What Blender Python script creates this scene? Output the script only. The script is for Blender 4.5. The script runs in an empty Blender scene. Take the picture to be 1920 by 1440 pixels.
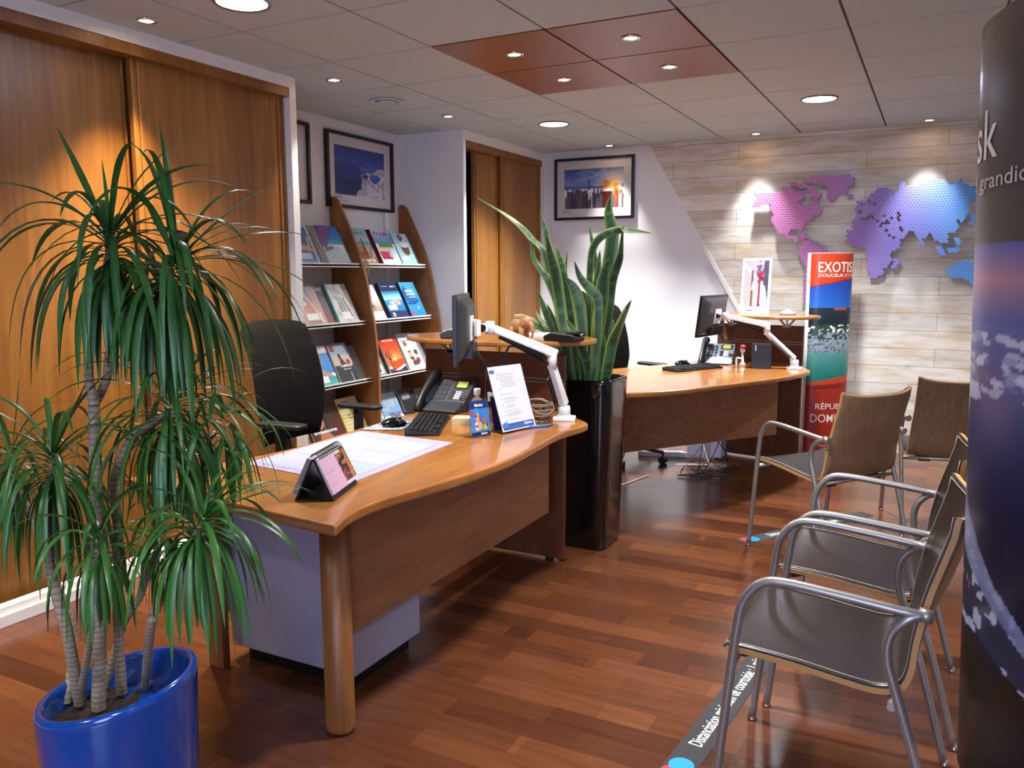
import bpy, math, random, json
import numpy as np
from mathutils import Vector, Matrix
R = math.radians
PI = math.pi
scene = bpy.context.scene
COL = scene.collection

# ---------------------------------------------------------------- camera
cam_d = bpy.data.cameras.new('camera'); cam = bpy.data.objects.new('camera', cam_d); COL.objects.link(cam)
cam_d.sensor_width = 36; cam_d.lens = 1532.9/1920*36; cam_d.clip_start = .05
rt, up, fw = (0.88765, 0.46051, -0.00320), (-0.05897, 0.12055, 0.99095), (-0.45673, 0.87943, -0.13416)
cam.matrix_world = Matrix(((rt[0], up[0], -fw[0], 0), (rt[1], up[1], -fw[1], 0), (rt[2], up[2], -fw[2], 1.385), (0, 0, 0, 1)))
scene.camera = cam
# ---------------------------------------------------------------- view, world, lamps
scene.view_settings.view_transform = 'Standard'; scene.view_settings.look = 'None'
scene.view_settings.gamma = 1; scene.view_settings.exposure = 0.26; scene.view_settings.use_curve_mapping = False
w = bpy.data.worlds.new('world'); scene.world = w; w.use_nodes = True
w.node_tree.nodes['Background'].inputs[0].default_value = (.5, .55, .8, 1); w.node_tree.nodes['Background'].inputs[1].default_value = .05
CEIL = 2.455
WARM = (1, .79, .48); NEUT = (1, .94, .86); COOL = (.92, .97, 1)
def lamp(name, kind, loc, power, color, size=.1, rot=(0, 0, 0), spot=None, blend=.5):
    d = bpy.data.lights.new(name, kind); d.energy = power; d.color = color
    if kind == 'AREA': d.shape = 'DISK'; d.size = size; d.spread = R(spot or 180)
    else: d.shadow_soft_size = size
    if kind == 'SPOT': d.spot_size = R(spot); d.spot_blend = blend
    o = bpy.data.objects.new(name, d); COL.objects.link(o); o.location = loc; o.rotation_euler = rot
    return o
# small recessed spots: x, y, colour, power, cone
SPOTS = [(-3.05, 1.32, WARM, 60, 66), (-3.05, 2.52, WARM, 210, 74), (-3.05, 3.74, NEUT, 50, 75), (-3.05, 4.94, NEUT, 36, 80),
         (-1.92, 3.735, NEUT, 36, 95), (-1.92, 4.335, NEUT, 40, 95), (-1.32, 3.735, NEUT, 36, 95), (-1.32, 4.335, NEUT, 40, 95),
         (-2.54, 6.69, (1, .97, .93), 90, 66), (-1.33, 6.68, COOL, 105, 62), (-.13, 6.68, COOL, 100, 62), (1.08, 6.68, COOL, 60, 60)]
for x, y, c, p, a in SPOTS:
    lamp('spot_light', 'SPOT', (x, y, CEIL-.012), p, c, .025, spot=a, blend=.8)
# large round downlights (one fixture each, see below)
DOWN = [(-2.52, 2.54), (-2.54, 5.56), (-.73, 5.56), (-.73, 2.54), (-.73, -.46), (-2.52, -.46), (1.08, 2.54), (1.08, 5.56), (1.08, -.46)]
DPOW = {(-2.52, 2.54): 22, (-2.54, 5.56): 58, (-.73, 5.56): 38, (-.73, 2.54): 28, (-.73, -.46): 28, (-2.52, -.46): 18, (1.08, 2.54): 20, (1.08, 5.56): 22, (1.08, -.46): 24}
for x, y in DOWN:
    lamp('downlight', 'AREA', (x, y, CEIL-.02), DPOW[(x, y)], (1, .95, .89) if y < 5 else (.97, .98, .97), .19, spot=112)
# bluish evening daylight through the shop window behind the viewer
lamp('window_daylight', 'AREA', (.2, -2.5, 1.4), 80, (.56, .66, 1), 1.9, rot=(R(90), 0, 0))

# ---------------------------------------------------------------- colour and material helpers
def lin(c):
    if isinstance(c, str):
        c = c.lstrip('#'); c = [int(c[i:i+2], 16)/255 for i in (0, 2, 4)]
    return tuple(((v+.055)/1.055)**2.4 if v > .04045 else v/12.92 for v in c)
MATS = {}
def mat(name, col='#808080', rough=.5, metal=0., bump=0., bscale=60, coat=0., trans=0., emit=0., spec=.5, var=0., vscale=8, ior=None, alpha=1.):
    if name in MATS: return MATS[name]
    m = bpy.data.materials.new(name); m.use_nodes = True; MATS[name] = m
    nt = m.node_tree; b = nt.nodes['Principled BSDF']; c = lin(col)
    b.inputs['Base Color'].default_value = (*c, 1); b.inputs['Roughness'].default_value = rough; b.inputs['Metallic'].default_value = metal
    b.inputs['Coat Weight'].default_value = coat; b.inputs['Coat Roughness'].default_value = .08
    b.inputs['Transmission Weight'].default_value = trans; b.inputs['Specular IOR Level'].default_value = spec
    if ior: b.inputs['IOR'].default_value = ior
    b.inputs['Alpha'].default_value = alpha
    if emit: b.inputs['Emission Color'].default_value = (*c, 1); b.inputs['Emission Strength'].default_value = emit
    tc = nt.nodes.new('ShaderNodeTexCoord')
    n = nt.nodes.new('ShaderNodeTexNoise'); n.inputs['Scale'].default_value = vscale; n.inputs['Detail'].default_value = 4
    nt.links.new(tc.outputs['Object'], n.inputs['Vector'])
    v = max(var, .02)
    mx = nt.nodes.new('ShaderNodeMix'); mx.data_type = 'RGBA'
    mx.inputs[6].default_value = (*[k*(1-v) for k in c], 1); mx.inputs[7].default_value = (*[min(1, k*(1+v)) for k in c], 1)
    nt.links.new(n.outputs['Fac'], mx.inputs[0]); nt.links.new(mx.outputs[2], b.inputs['Base Color'])
    if bump:
        n2 = nt.nodes.new('ShaderNodeTexNoise'); n2.inputs['Scale'].default_value = bscale; n2.inputs['Detail'].default_value = 3
        nt.links.new(tc.outputs['Object'], n2.inputs['Vector'])
        bp = nt.nodes.new('ShaderNodeBump'); bp.inputs['Strength'].default_value = bump; bp.inputs['Distance'].default_value = .002
        nt.links.new(n2.outputs['Fac'], bp.inputs['Height']); nt.links.new(bp.outputs['Normal'], b.inputs['Normal'])
    return m
def ramp(nt, stops, src):
    r = nt.nodes.new('ShaderNodeValToRGB'); e = r.color_ramp.elements
    while len(e) < len(stops): e.new(.5)
    for k, (p, c) in enumerate(stops): e[k].position = p; e[k].color = (*lin(c), 1)
    nt.links.new(src, r.inputs[0]); return r
def wood(name, stops, axis='z', rough=.35, coat=0., scale=(9, 9, .7), fine=60, coatr=.1):
    """grain stretched along the given axis (object coordinates)"""
    m = bpy.data.materials.new(name); m.use_nodes = True; MATS[name] = m
    nt = m.node_tree; b = nt.nodes['Principled BSDF']
    tc = nt.nodes.new('ShaderNodeTexCoord'); mp = nt.nodes.new('ShaderNodeMapping')
    s = {'z': scale, 'y': (scale[0], scale[2], scale[1]), 'x': (scale[2], scale[0], scale[1])}[axis]
    mp.inputs['Scale'].default_value = s
    nt.links.new(tc.outputs['Object'], mp.inputs[0])
    n = nt.nodes.new('ShaderNodeTexNoise'); n.inputs['Scale'].default_value = 1; n.inputs['Detail'].default_value = 5; n.inputs['Distortion'].default_value = .35
    nt.links.new(mp.outputs[0], n.inputs['Vector'])
    r = ramp(nt, stops, n.outputs['Fac'])
    mp2 = nt.nodes.new('ShaderNodeMapping'); mp2.inputs['Scale'].default_value = tuple(k*fine/9 for k in s)
    nt.links.new(tc.outputs['Object'], mp2.inputs[0])
    n2 = nt.nodes.new('ShaderNodeTexNoise'); n2.inputs['Scale'].default_value = 1; n2.inputs['Detail'].default_value = 3
    nt.links.new(mp2.outputs[0], n2.inputs['Vector'])
    r2 = ramp(nt, [(.3, '#d8d8d8'), (.7, '#ffffff')], n2.outputs['Fac'])
    mx = nt.nodes.new('ShaderNodeMix'); mx.data_type = 'RGBA'; mx.blend_type = 'MULTIPLY'; mx.inputs[0].default_value = 1
    nt.links.new(r.outputs[0], mx.inputs[6]); nt.links.new(r2.outputs[0], mx.inputs[7]); nt.links.new(mx.outputs[2], b.inputs['Base Color'])
    b.inputs['Roughness'].default_value = rough; b.inputs['Coat Weight'].default_value = coat; b.inputs['Coat Roughness'].default_value = coatr
    return m
closet_wood = wood('cherry_closet', [(.25, '#7a4b1c'), (.5, '#8c5b24'), (.75, '#9f6b2e')], 'z', rough=.42, scale=(7, 7, .45))
desk_wood = wood('desk_wood', [(.25, '#9c6029'), (.5, '#ad7235'), (.75, '#bb8243')], 'y', rough=.3, coat=.6, scale=(6, 6, .8), coatr=.09)
desk_edge = mat('desk_edge_wood', '#c8924f', rough=.28, coat=.5, var=.08)
dark_wood = wood('desk_panel_wood', [(.25, '#5f3520'), (.5, '#6e3f26'), (.75, '#7c4a2c')], 'z', rough=.4, scale=(6, 6, .7))
mod_wood = wood('modesty_wood', [(.25, '#8f5f38'), (.5, '#9a6840'), (.75, '#a57248')], 'y', rough=.45, scale=(6, 6, .7))
leg_wood = wood('leg_wood', [(.25, '#7c4a22'), (.5, '#8d572a'), (.75, '#9a6433')], 'z', rough=.4, scale=(12, 12, .9))
rack_wood = wood('rack_wood', [(.25, '#84502a'), (.5, '#95602f'), (.75, '#a56d39')], 'z', rough=.45, scale=(9, 9, .8))
ply_wood = wood('chair_plywood', [(.25, '#7c6248'), (.5, '#876b50'), (.75, '#927658')], 'z', rough=.4, scale=(9, 9, .8))

def floor_material():
    m = bpy.data.materials.new('laminate_floor'); m.use_nodes = True; nt = m.node_tree; b = nt.nodes['Principled BSDF']
    tc = nt.nodes.new('ShaderNodeTexCoord')
    def brick(w, h, c1, c2, off):
        k = nt.nodes.new('ShaderNodeTexBrick'); k.inputs['Scale'].default_value = 1; k.inputs['Brick Width'].default_value = w; k.inputs['Row Height'].default_value = h
        k.inputs['Mortar Size'].default_value = 0; k.inputs['Color1'].default_value = (*lin(c1), 1); k.inputs['Color2'].default_value = (*lin(c2), 1)
        k.offset = off; k.offset_frequency = 2; k.squash = 1
        nt.links.new(tc.outputs['Object'], k.inputs['Vector']); return k
    a = brick(.44, .098, '#5a3524', '#75482c', .37); c = brick(.71, .098, '#cdc4c6', '#ffffff', .43)
    mp = nt.nodes.new('ShaderNodeMapping'); mp.inputs['Scale'].default_value = (2.0, 22, 1); nt.links.new(tc.outputs['Object'], mp.inputs[0])
    n = nt.nodes.new('ShaderNodeTexNoise'); n.inputs['Scale'].default_value = 1.6; n.inputs['Detail'].default_value = 6; n.inputs['Distortion'].default_value = .2
    nt.links.new(mp.outputs[0], n.inputs['Vector']); r = ramp(nt, [(.25, '#d8d0cc'), (.5, '#f0ecea'), (.75, '#ffffff')], n.outputs['Fac'])
    x1 = nt.nodes.new('ShaderNodeMix'); x1.data_type = 'RGBA'; x1.blend_type = 'MULTIPLY'; x1.inputs[0].default_value = 1
    x2 = nt.nodes.new('ShaderNodeMix'); x2.data_type = 'RGBA'; x2.blend_type = 'MULTIPLY'; x2.inputs[0].default_value = 1
    nt.links.new(a.outputs['Color'], x1.inputs[6]); nt.links.new(c.outputs['Color'], x1.inputs[7])
    nt.links.new(x1.outputs[2], x2.inputs[6]); nt.links.new(r.outputs[0], x2.inputs[7]); nt.links.new(x2.outputs[2], b.inputs['Base Color'])
    b.inputs['Roughness'].default_value = .22; b.inputs['Specular IOR Level'].default_value = .45
    return m
def plank_wall_material():
    """whitewashed boards lying along x, height along z"""
    m = bpy.data.materials.new('whitewashed_planks'); m.use_nodes = True; nt = m.node_tree; b = nt.nodes['Principled BSDF']
    tc = nt.nodes.new('ShaderNodeTexCoord'); sp = nt.nodes.new('ShaderNodeSeparateXYZ'); cb = nt.nodes.new('ShaderNodeCombineXYZ')
    nt.links.new(tc.outputs['Object'], sp.inputs[0]); nt.links.new(sp.outputs['X'], cb.inputs['X']); nt.links.new(sp.outputs['Z'], cb.inputs['Y'])
    k = nt.nodes.new('ShaderNodeTexBrick'); k.inputs['Scale'].default_value = 1; k.inputs['Brick Width'].default_value = 1.5; k.inputs['Row Height'].default_value = .135
    k.inputs['Mortar Size'].default_value = .0016; k.inputs['Color1'].default_value = (*lin('#d3d0ca'), 1); k.inputs['Color2'].default_value = (*lin('#ebe8e1'), 1)
    k.inputs['Mortar'].default_value = (*lin('#8a8178'), 1); k.offset = .36; nt.links.new(cb.outputs[0], k.inputs['Vector'])
    mp = nt.nodes.new('ShaderNodeMapping'); mp.inputs['Scale'].default_value = (2.6, 20, 1); nt.links.new(cb.outputs[0], mp.inputs[0])
    n = nt.nodes.new('ShaderNodeTexNoise'); n.inputs['Scale'].default_value = 1.3; n.inputs['Detail'].default_value = 7; n.inputs['Distortion'].default_value = .8
    nt.links.new(mp.outputs[0], n.inputs['Vector']); r = ramp(nt, [(.28, '#ddd6cc'), (.47, '#f3f0ec'), (.7, '#ffffff')], n.outputs['Fac'])
    mp3 = nt.nodes.new('ShaderNodeMapping'); mp3.inputs['Scale'].default_value = (1.5, 5, 1); nt.links.new(cb.outputs[0], mp3.inputs[0])
    n3 = nt.nodes.new('ShaderNodeTexNoise'); n3.inputs['Scale'].default_value = 1.7; n3.inputs['Detail'].default_value = 3; nt.links.new(mp3.outputs[0], n3.inputs['Vector'])
    r3 = ramp(nt, [(.45, '#ffffff'), (.7, '#ecdcc2')], n3.outputs['Fac'])
    x1 = nt.nodes.new('ShaderNodeMix'); x1.data_type = 'RGBA'; x1.blend_type = 'MULTIPLY'; x1.inputs[0].default_value = 1
    x2 = nt.nodes.new('ShaderNodeMix'); x2.data_type = 'RGBA'; x2.blend_type = 'MULTIPLY'; x2.inputs[0].default_value = 1
    nt.links.new(k.outputs['Color'], x1.inputs[6]); nt.links.new(r.outputs[0], x1.inputs[7])
    nt.links.new(x1.outputs[2], x2.inputs[6]); nt.links.new(r3.outputs[0], x2.inputs[7]); nt.links.new(x2.outputs[2], b.inputs['Base Color'])
    b.inputs['Roughness'].default_value = .6
    return m
PRINT = {}
def print_mat(kind='gloss'):
    if kind in PRINT: return PRINT[kind]
    m = bpy.data.materials.new('printed_'+kind); m.use_nodes = True; nt = m.node_tree; b = nt.nodes['Principled BSDF']
    a = nt.nodes.new('ShaderNodeVertexColor'); a.layer_name = 'Col'; nt.links.new(a.outputs[0], b.inputs['Base Color'])
    b.inputs['Roughness'].default_value = {'gloss': .3, 'matte': .6, 'leaf': .38}[kind]; PRINT[kind] = m
    return m

# ---------------------------------------------------------------- object helpers
def tagp(o, label=None, cat=None, group=None, kind=None):
    if label: o['label'] = label
    if cat: o['category'] = cat
    if group: o['group'] = group
    if kind: o['kind'] = kind
    return o
def thing(name, label, cat, loc=(0, 0, 0), rot=0, group=None):
    o = bpy.data.objects.new(name, None); COL.objects.link(o); o.empty_display_size = .1
    o.location = loc; o.rotation_euler = rot if isinstance(rot, tuple) else (0, 0, rot)
    return tagp(o, label, cat, group)
def crom(pts, n=6, closed=False):
    P = [Vector(p) for p in pts]; out = []; m = len(P); rng = range(m) if closed else range(m-1)
    for i in rng:
        if closed: a, b, c, d = P[i-1], P[i], P[(i+1) % m], P[(i+2) % m]
        else: a, b, c, d = P[max(i-1, 0)], P[i], P[i+1], P[min(i+2, m-1)]
        for k in range(n):
            t = k/n; out.append(.5*((2*b)+(c-a)*t+(2*a-5*b+4*c-d)*t*t+(3*b-a-3*c+d)*t**3))
    if not closed: out.append(P[-1])
    return out
class MB:
    def __init__(s): s.v = []; s.f = []; s.mi = []; s.sm = []; s.cur = 0; s.smooth = False
    def _add(s, vs, fs, smooth=None):
        o = len(s.v); s.v += [tuple(v) for v in vs]
        for f in fs: s.f.append([i+o for i in f]); s.mi.append(s.cur); s.sm.append(s.smooth if smooth is None else smooth)
        return s
    def m(s, i): s.cur = i; return s
    def box(s, x0, y0, z0, x1, y1, z1, M=None):
        vs = [Vector(p) for p in ((x0, y0, z0), (x1, y0, z0), (x1, y1, z0), (x0, y1, z0), (x0, y0, z1), (x1, y0, z1), (x1, y1, z1), (x0, y1, z1))]
        if M is not None: vs = [M @ v for v in vs]
        return s._add(vs, [(0, 3, 2, 1), (4, 5, 6, 7), (0, 1, 5, 4), (1, 2, 6, 5), (2, 3, 7, 6), (3, 0, 4, 7)], False)
    def beam(s, p0, p1, w, h, w1=None, h1=None, upv=(0, 0, 1)):
        p0, p1 = Vector(p0), Vector(p1); d = (p1-p0).normalized(); u = Vector(upv)
        sd = d.cross(u).normalized(); u = sd.cross(d).normalized(); w1 = w1 or w; h1 = h1 or h; vs = []
        for p, a, b in ((p0, w/2, h/2), (p1, w1/2, h1/2)):
            vs += [p-sd*a-u*b, p+sd*a-u*b, p+sd*a+u*b, p-sd*a+u*b]
        return s._add(vs, [(0, 1, 2, 3), (7, 6, 5, 4), (0, 4, 5, 1), (1, 5, 6, 2), (2, 6, 7, 3), (3, 7, 4, 0)], False)
    def prism(s, pts, a, b, axis='z'):
        n = len(pts); f = {'z': lambda p, t: (p[0], p[1], t), 'y': lambda p, t: (p[0], t, p[1]), 'x': lambda p, t: (t, p[0], p[1])}[axis]
        vs = [f(p, a) for p in pts]+[f(p, b) for p in pts]
        return s._add(vs, [list(range(n))[::-1], list(range(n, 2*n))]+[(i, (i+1) % n, (i+1) % n+n, i+n) for i in range(n)], False)
    def tube(s, pts, r, n=10, caps=True, smooth=True):
        P = [Vector(p) for p in pts]; rr = r if isinstance(r, (list, tuple)) else [r]*len(P)
        d = (P[1]-P[0]).normalized(); u = Vector((0, 0, 1)) if abs(d.z) < .9 else Vector((1, 0, 0)); u = (u-d*u.dot(d)).normalized(); vs = []
        for i, p in enumerate(P):
            t = (P[min(i+1, len(P)-1)]-P[max(i-1, 0)])
            t = t.normalized() if t.length > 1e-9 else d
            u = u-t*u.dot(t); u = u.normalized() if u.length > 1e-6 else Vector((1, 0, 0)); w = t.cross(u)
            vs += [p+(u*math.cos(2*PI*k/n)+w*math.sin(2*PI*k/n))*rr[i] for k in range(n)]
        fs = [(i*n+k, i*n+(k+1) % n, (i+1)*n+(k+1) % n, (i+1)*n+k) for i in range(len(P)-1) for k in range(n)]
        s._add(vs, fs, smooth)
        if caps:
            o = len(s.v)-len(vs)
            s.f.append([o+k for k in range(n)][::-1]); s.mi.append(s.cur); s.sm.append(False)
            s.f.append([o+(len(P)-1)*n+k for k in range(n)]); s.mi.append(s.cur); s.sm.append(False)
        return s
    def lathe(s, prof, c=(0, 0, 0), n=24, sx=1, sy=1, smooth=True, M=None, fz=None, cap=True):
        vs = []
        for r, z in prof:
            for k in range(n):
                a = 2*PI*k/n; v = Vector((c[0]+r*sx*math.cos(a), c[1]+r*sy*math.sin(a), c[2]+z))
                if fz: v = Vector(fz(v))
                vs.append(M @ v if M is not None else v)
        fs = [(i*n+k, i*n+(k+1) % n, (i+1)*n+(k+1) % n, (i+1)*n+k) for i in range(len(prof)-1) for k in range(n)]
        s._add(vs, fs, smooth); o = len(s.v)-len(vs)
        if cap and prof[0][0] > 1e-6: s.f.append([o+k for k in range(n)][::-1]); s.mi.append(s.cur); s.sm.append(False)
        if cap and prof[-1][0] > 1e-6: s.f.append([o+(len(prof)-1)*n+k for k in range(n)]); s.mi.append(s.cur); s.sm.append(False)
        return s
    def sphere(s, c, rx, ry=None, rz=None, n=16, M=None):
        ry = ry or rx; rz = rz or rx; pr = [(math.sin(PI*i/10), -math.cos(PI*i/10)) for i in range(11)]; vs = []; fs = []
        for r, z in pr:
            for k in range(n):
                a = 2*PI*k/n; v = Vector((c[0]+r*rx*math.cos(a), c[1]+r*ry*math.sin(a), c[2]+z*rz)); vs.append(M @ v if M is not None else v)
        fs = [(i*n+k, i*n+(k+1) % n, (i+1)*n+(k+1) % n, (i+1)*n+k) for i in range(10) for k in range(n)]
        return s._add(vs, fs, True)
    def grid(s, fn, nu, nv, smooth=True, flip=False):
        vs = [fn(i/nu, j/nv) for j in range(nv+1) for i in range(nu+1)]
        fs = [(j*(nu+1)+i, j*(nu+1)+i+1, (j+1)*(nu+1)+i+1, (j+1)*(nu+1)+i) for j in range(nv) for i in range(nu)]
        if flip: fs = [f[::-1] for f in fs]
        return s._add(vs, fs, smooth)
    def build(s, name, mats, parent=None, bevel=0, world=False, seg=2, weld=False):
        vs = s.v
        if world and parent is not None:
            Mi = Matrix.LocRotScale(parent.location, parent.rotation_euler, None).inverted(); vs = [tuple(Mi @ Vector(v)) for v in vs]
        me = bpy.data.meshes.new(name); me.from_pydata(vs, [], s.f)
        if not isinstance(mats, (list, tuple)): mats = [mats]
        for m_ in mats: me.materials.append(m_)
        me.polygons.foreach_set('material_index', s.mi); me.polygons.foreach_set('use_smooth', s.sm)
        me.update()
        o = bpy.data.objects.new(name, me); COL.objects.link(o)
        if parent is not None: o.parent = parent
        if bevel:
            b = o.modifiers.new('bevel', 'BEVEL'); b.width = bevel; b.segments = seg; b.limit_method = 'ANGLE'; b.angle_limit = R(35)
        return o
def struct(name, mb, m, **k):
    o = mb.build(name, m, **k)
    if o.parent is None: o['kind'] = 'structure'
    return o
def sub(child, part):
    child.parent = part; return child
def copy_tree(o, loc, rot=None, label=None, parent=None):
    r = o.copy(); COL.objects.link(r)
    if parent is None:
        r.location = loc
        if rot is not None: r.rotation_euler = rot if isinstance(rot, tuple) else (0, 0, rot)
        if label: r['label'] = label
    for ch in [c for c in bpy.data.objects if c.parent == o]:
        c = ch.copy(); COL.objects.link(c); c.parent = r
        for g in [h for h in bpy.data.objects if h.parent == ch]:
            d = g.copy(); COL.objects.link(d); d.parent = c
    return r

# ---------------------------------------------------------------- printed pictures: numpy painter -> colour attribute
class Pic:
    def __init__(s, nx, ny, seed=1):
        s.nx, s.ny = nx, ny; s.a = np.ones((ny+1, nx+1, 3)); s.r = np.random.RandomState(seed)
        s.U, s.V = np.meshgrid(np.linspace(0, 1, nx+1), np.linspace(0, 1, ny+1))
    def _c(s, c): return np.array([int(c[i:i+2], 16)/255 for i in (1, 3, 5)]) if isinstance(c, str) else np.array(c)
    def noise(s, sc, sy=None):
        n = max(2, int(sc)); m_ = max(2, int(sy or sc)); g = s.r.rand(m_+2, n+2); x = s.U*n; y = s.V*m_
        i = np.minimum(x.astype(int), n); j = np.minimum(y.astype(int), m_); fx = x-i; fy = y-j; fx = fx*fx*(3-2*fx); fy = fy*fy*(3-2*fy)
        return (g[j, i]*(1-fx)+g[j, i+1]*fx)*(1-fy)+(g[j+1, i]*(1-fx)+g[j+1, i+1]*fx)*fy
    def put(s, mask, c):
        m_ = np.clip(mask, 0, 1)[..., None]; s.a = s.a*(1-m_)+s._c(c)*m_; return s
    def g(s, c0, c1, v0=0, v1=1, u0=0, u1=1):
        t = np.clip((s.V-v0)/(v1-v0), 0, 1)[..., None]; m_ = ((s.V >= v0) & (s.V <= v1) & (s.U >= u0) & (s.U <= u1))[..., None]
        s.a = np.where(m_, s._c(c0)*(1-t)+s._c(c1)*t, s.a); return s
    def rect(s, x0, y0, x1, y1, c, al=1): return s.put(((s.U >= x0) & (s.U <= x1) & (s.V >= y0) & (s.V <= y1))*al, c)
    def ell(s, x, y, rx, ry, c, al=1): return s.put((((s.U-x)/rx)**2+((s.V-y)/ry)**2 <= 1)*al, c)
    def glow(s, x, y, rx, ry, c, al=1): return s.put(np.exp(-(((s.U-x)/rx)**2+((s.V-y)/ry)**2))*al, c)
    def poly(s, pts, c, al=1):
        inside = np.zeros(s.U.shape, bool); n = len(pts)
        for i in range(n):
            (x0, y0), (x1, y1) = pts[i], pts[(i+1) % n]
            if y0 == y1: continue
            cnd = ((y0 > s.V) != (y1 > s.V)) & (s.U < (x1-x0)*(s.V-y0)/(y1-y0)+x0); inside ^= cnd
        return s.put(inside*al, c)
    def blob(s, x0, y0, x1, y1, sc, thr, c, al=1, sy=None): return s.put(((s.noise(sc, sy) > thr) & (s.U >= x0) & (s.U <= x1) & (s.V >= y0) & (s.V <= y1))*al, c)
    def grain(s, sc, amp): s.a = np.clip(s.a*(1+(s.noise(sc)-.5)[..., None]*amp), 0, 1); return s
    def lines(s, x0, x1, y0, y1, n, c='#8a8a96', al=.6, ragged=.5):
        for k in range(n):
            y = y1-(y1-y0)*k/max(1, n-1); s.rect(x0, y-.004, x0+(x1-x0)*(1-ragged*s.r.rand()), y+.004, c, al)
        return s
def picture(name, pic, fn, parent, kind='gloss', world=False, label=None):
    """pic mapped through fn(u,v)->3D"""
    nx, ny = pic.nx, pic.ny
    mb = MB(); mb.grid(fn, nx, ny, smooth=True); o = mb.build(name, print_mat(kind), parent, world=world)
    a = o.data.color_attributes.new('Col', 'FLOAT_COLOR', 'POINT')
    c = pic.a.reshape(-1, 3); c = np.where(c > .04045, ((c+.055)/1.055)**2.4, c/12.92)*.78; c = np.concatenate([c, np.ones((len(c), 1))], 1)
    a.data.foreach_set('color', c.astype('f').ravel())
    if label: o['label'] = label
    return o
def flat(w, h, y=0, x0=None, z0=0):
    x0 = -w/2 if x0 is None else x0
    return lambda u, v: (x0+w*u, y, z0+h*v)
FONT_CACHE = {}
def text_shape(s, bold=0.):
    key = (s, bold)
    if key not in FONT_CACHE:
        c = bpy.data.curves.new('t', 'FONT'); c.body = s; c.size = 1; c.offset = bold; c.resolution_u = 3
        o = bpy.data.objects.new('t', c); COL.objects.link(o); dg = bpy.context.evaluated_depsgraph_get()
        me = o.evaluated_get(dg).to_mesh(); vs = [(v.co.x, v.co.y) for v in me.vertices]; fs = [list(p.vertices) for p in me.polygons]
        o.evaluated_get(dg).to_mesh_clear(); bpy.data.objects.remove(o); bpy.data.curves.remove(c); FONT_CACHE[key] = (vs, fs)
    return FONT_CACHE[key]
def lettering(parent, items, mapf, name='lettering', bold=.02, world=False, fit=True):
    """items: (string, x, y, height, width, colour) ; mapf(x, y) -> 3D on the printed surface"""
    out = []
    for s_, x, y, h, wd, c in items:
        mb = MB()
        vs, fs = text_shape(s_, bold)
        if not vs: continue
        xs = [v[0] for v in vs]; ys = [v[1] for v in vs]; mnx, mxx, mny, mxy = min(xs), max(xs), min(ys), max(ys)
        kx = wd/(mxx-mnx); ky = h/(mxy-mny)
        mb._add([mapf(x+(v[0]-mnx)*kx, y+(v[1]-mny)*ky) for v in vs], fs, False)
        out.append(mb.build(name, mat('ink_'+c.strip('#'), c, rough=.45), parent, world=world))
    return out

# ================================================================ the room
white = mat('white_wall_paint', '#dfe1e5', rough=.75, bump=.15, bscale=180)
white2 = mat('white_lacquer', '#e2e0dc', rough=.4)
tile_m = mat('ceiling_tile', '#bac4ca', rough=.8, bump=.2, bscale=300)
tbar_m = mat('ceiling_grid', '#3e3834', rough=.6)
brown_tile = mat('terracotta_ceiling_tile', '#8a4a22', rough=.35)
chrome = mat('chrome', '#d8d8dc', rough=.12, metal=1)
black_pl = mat('black_plastic', '#101012', rough=.38)
black_gl = mat('black_gloss', '#08080a', rough=.12, coat=.6)
white_pl = mat('white_plastic', '#e4e4e6', rough=.35)
grey_pl = mat('grey_plastic', '#8f9092', rough=.5)
dark_grey = mat('dark_grey_plastic', '#2d2e31', rough=.42)
alu = mat('brushed_aluminium', '#9b9ba0', rough=.3, metal=1)
paper = mat('white_paper', '#eceaf0', rough=.7)
clear = mat('clear_acrylic', '#f4f6ff', rough=.05, trans=1, ior=1.2)

fl = MB().box(-3.9, -2.6, -.06, 3.1, 6.95, 0); struct('floor', fl, floor_material())
def wall(name, *b, m=None): return struct(name, MB().box(*b), m or white)
wall('wall_left', -3.95, -2.6, 0, -3.82, 6.98, CEIL+.05)
wall('wall_right', 3.0, -2.6, 0, 3.12, 6.98, CEIL+.05)
wall('wall_front', -3.95, -2.72, 0, 3.12, -2.6, CEIL+.05)
d0, d1 = (-2.246, 2.455), (-.809, 0)
struct('wall_back', MB().prism([(-3.9, 0), (-.7, 0), (-2.2, CEIL+.05), (-3.9, CEIL+.05)], 6.87, 6.98, 'y'), white)
struct('wall_back_planks', MB().prism([d1, (3.05, 0), (3.05, CEIL+.04), (d0[0], CEIL+.04), d0], 6.86, 6.975, 'y'), plank_wall_material())
v = Vector((d1[0]-d0[0], 0, d1[1]-d0[1])).normalized()
struct('trim_1', MB().beam((d0[0]-.012, 6.862, d0[1]), (d1[0]-.012, 6.862, d1[1]), .02, .03, upv=(v.z, 0, -v.x)), white2)
wall('trim_2', -3.82, 3.572, 0, -3.225, 3.622, CEIL, m=white2)            # post at the end of the closet
wall('trim_3', -3.8, -2.6, 2.397, -3.222, 3.572, CEIL, m=white2)         # lintel over the closet
wall('trim_4', -3.82, 5.44, 0, -3.232, 5.478, CEIL)                        # pier between alcove and second closet
wall('trim_5', -3.8, 5.478, 2.387, -3.236, 6.87, CEIL, m=white2)
wall('trim_6', -3.8, 6.845, 0, -3.236, 6.868, 2.387, m=white2)
struct('baseboard_left', MB().box(-3.27, -2.6, 0, -3.205, 3.57, .05).box(-3.27, -2.6, .05, -3.222, 3.57, .078), white2, bevel=.003)
struct('baseboard_back', MB().box(-3.2, 6.852, 0, -.86, 6.87, .07), white2, bevel=.003)
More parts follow.
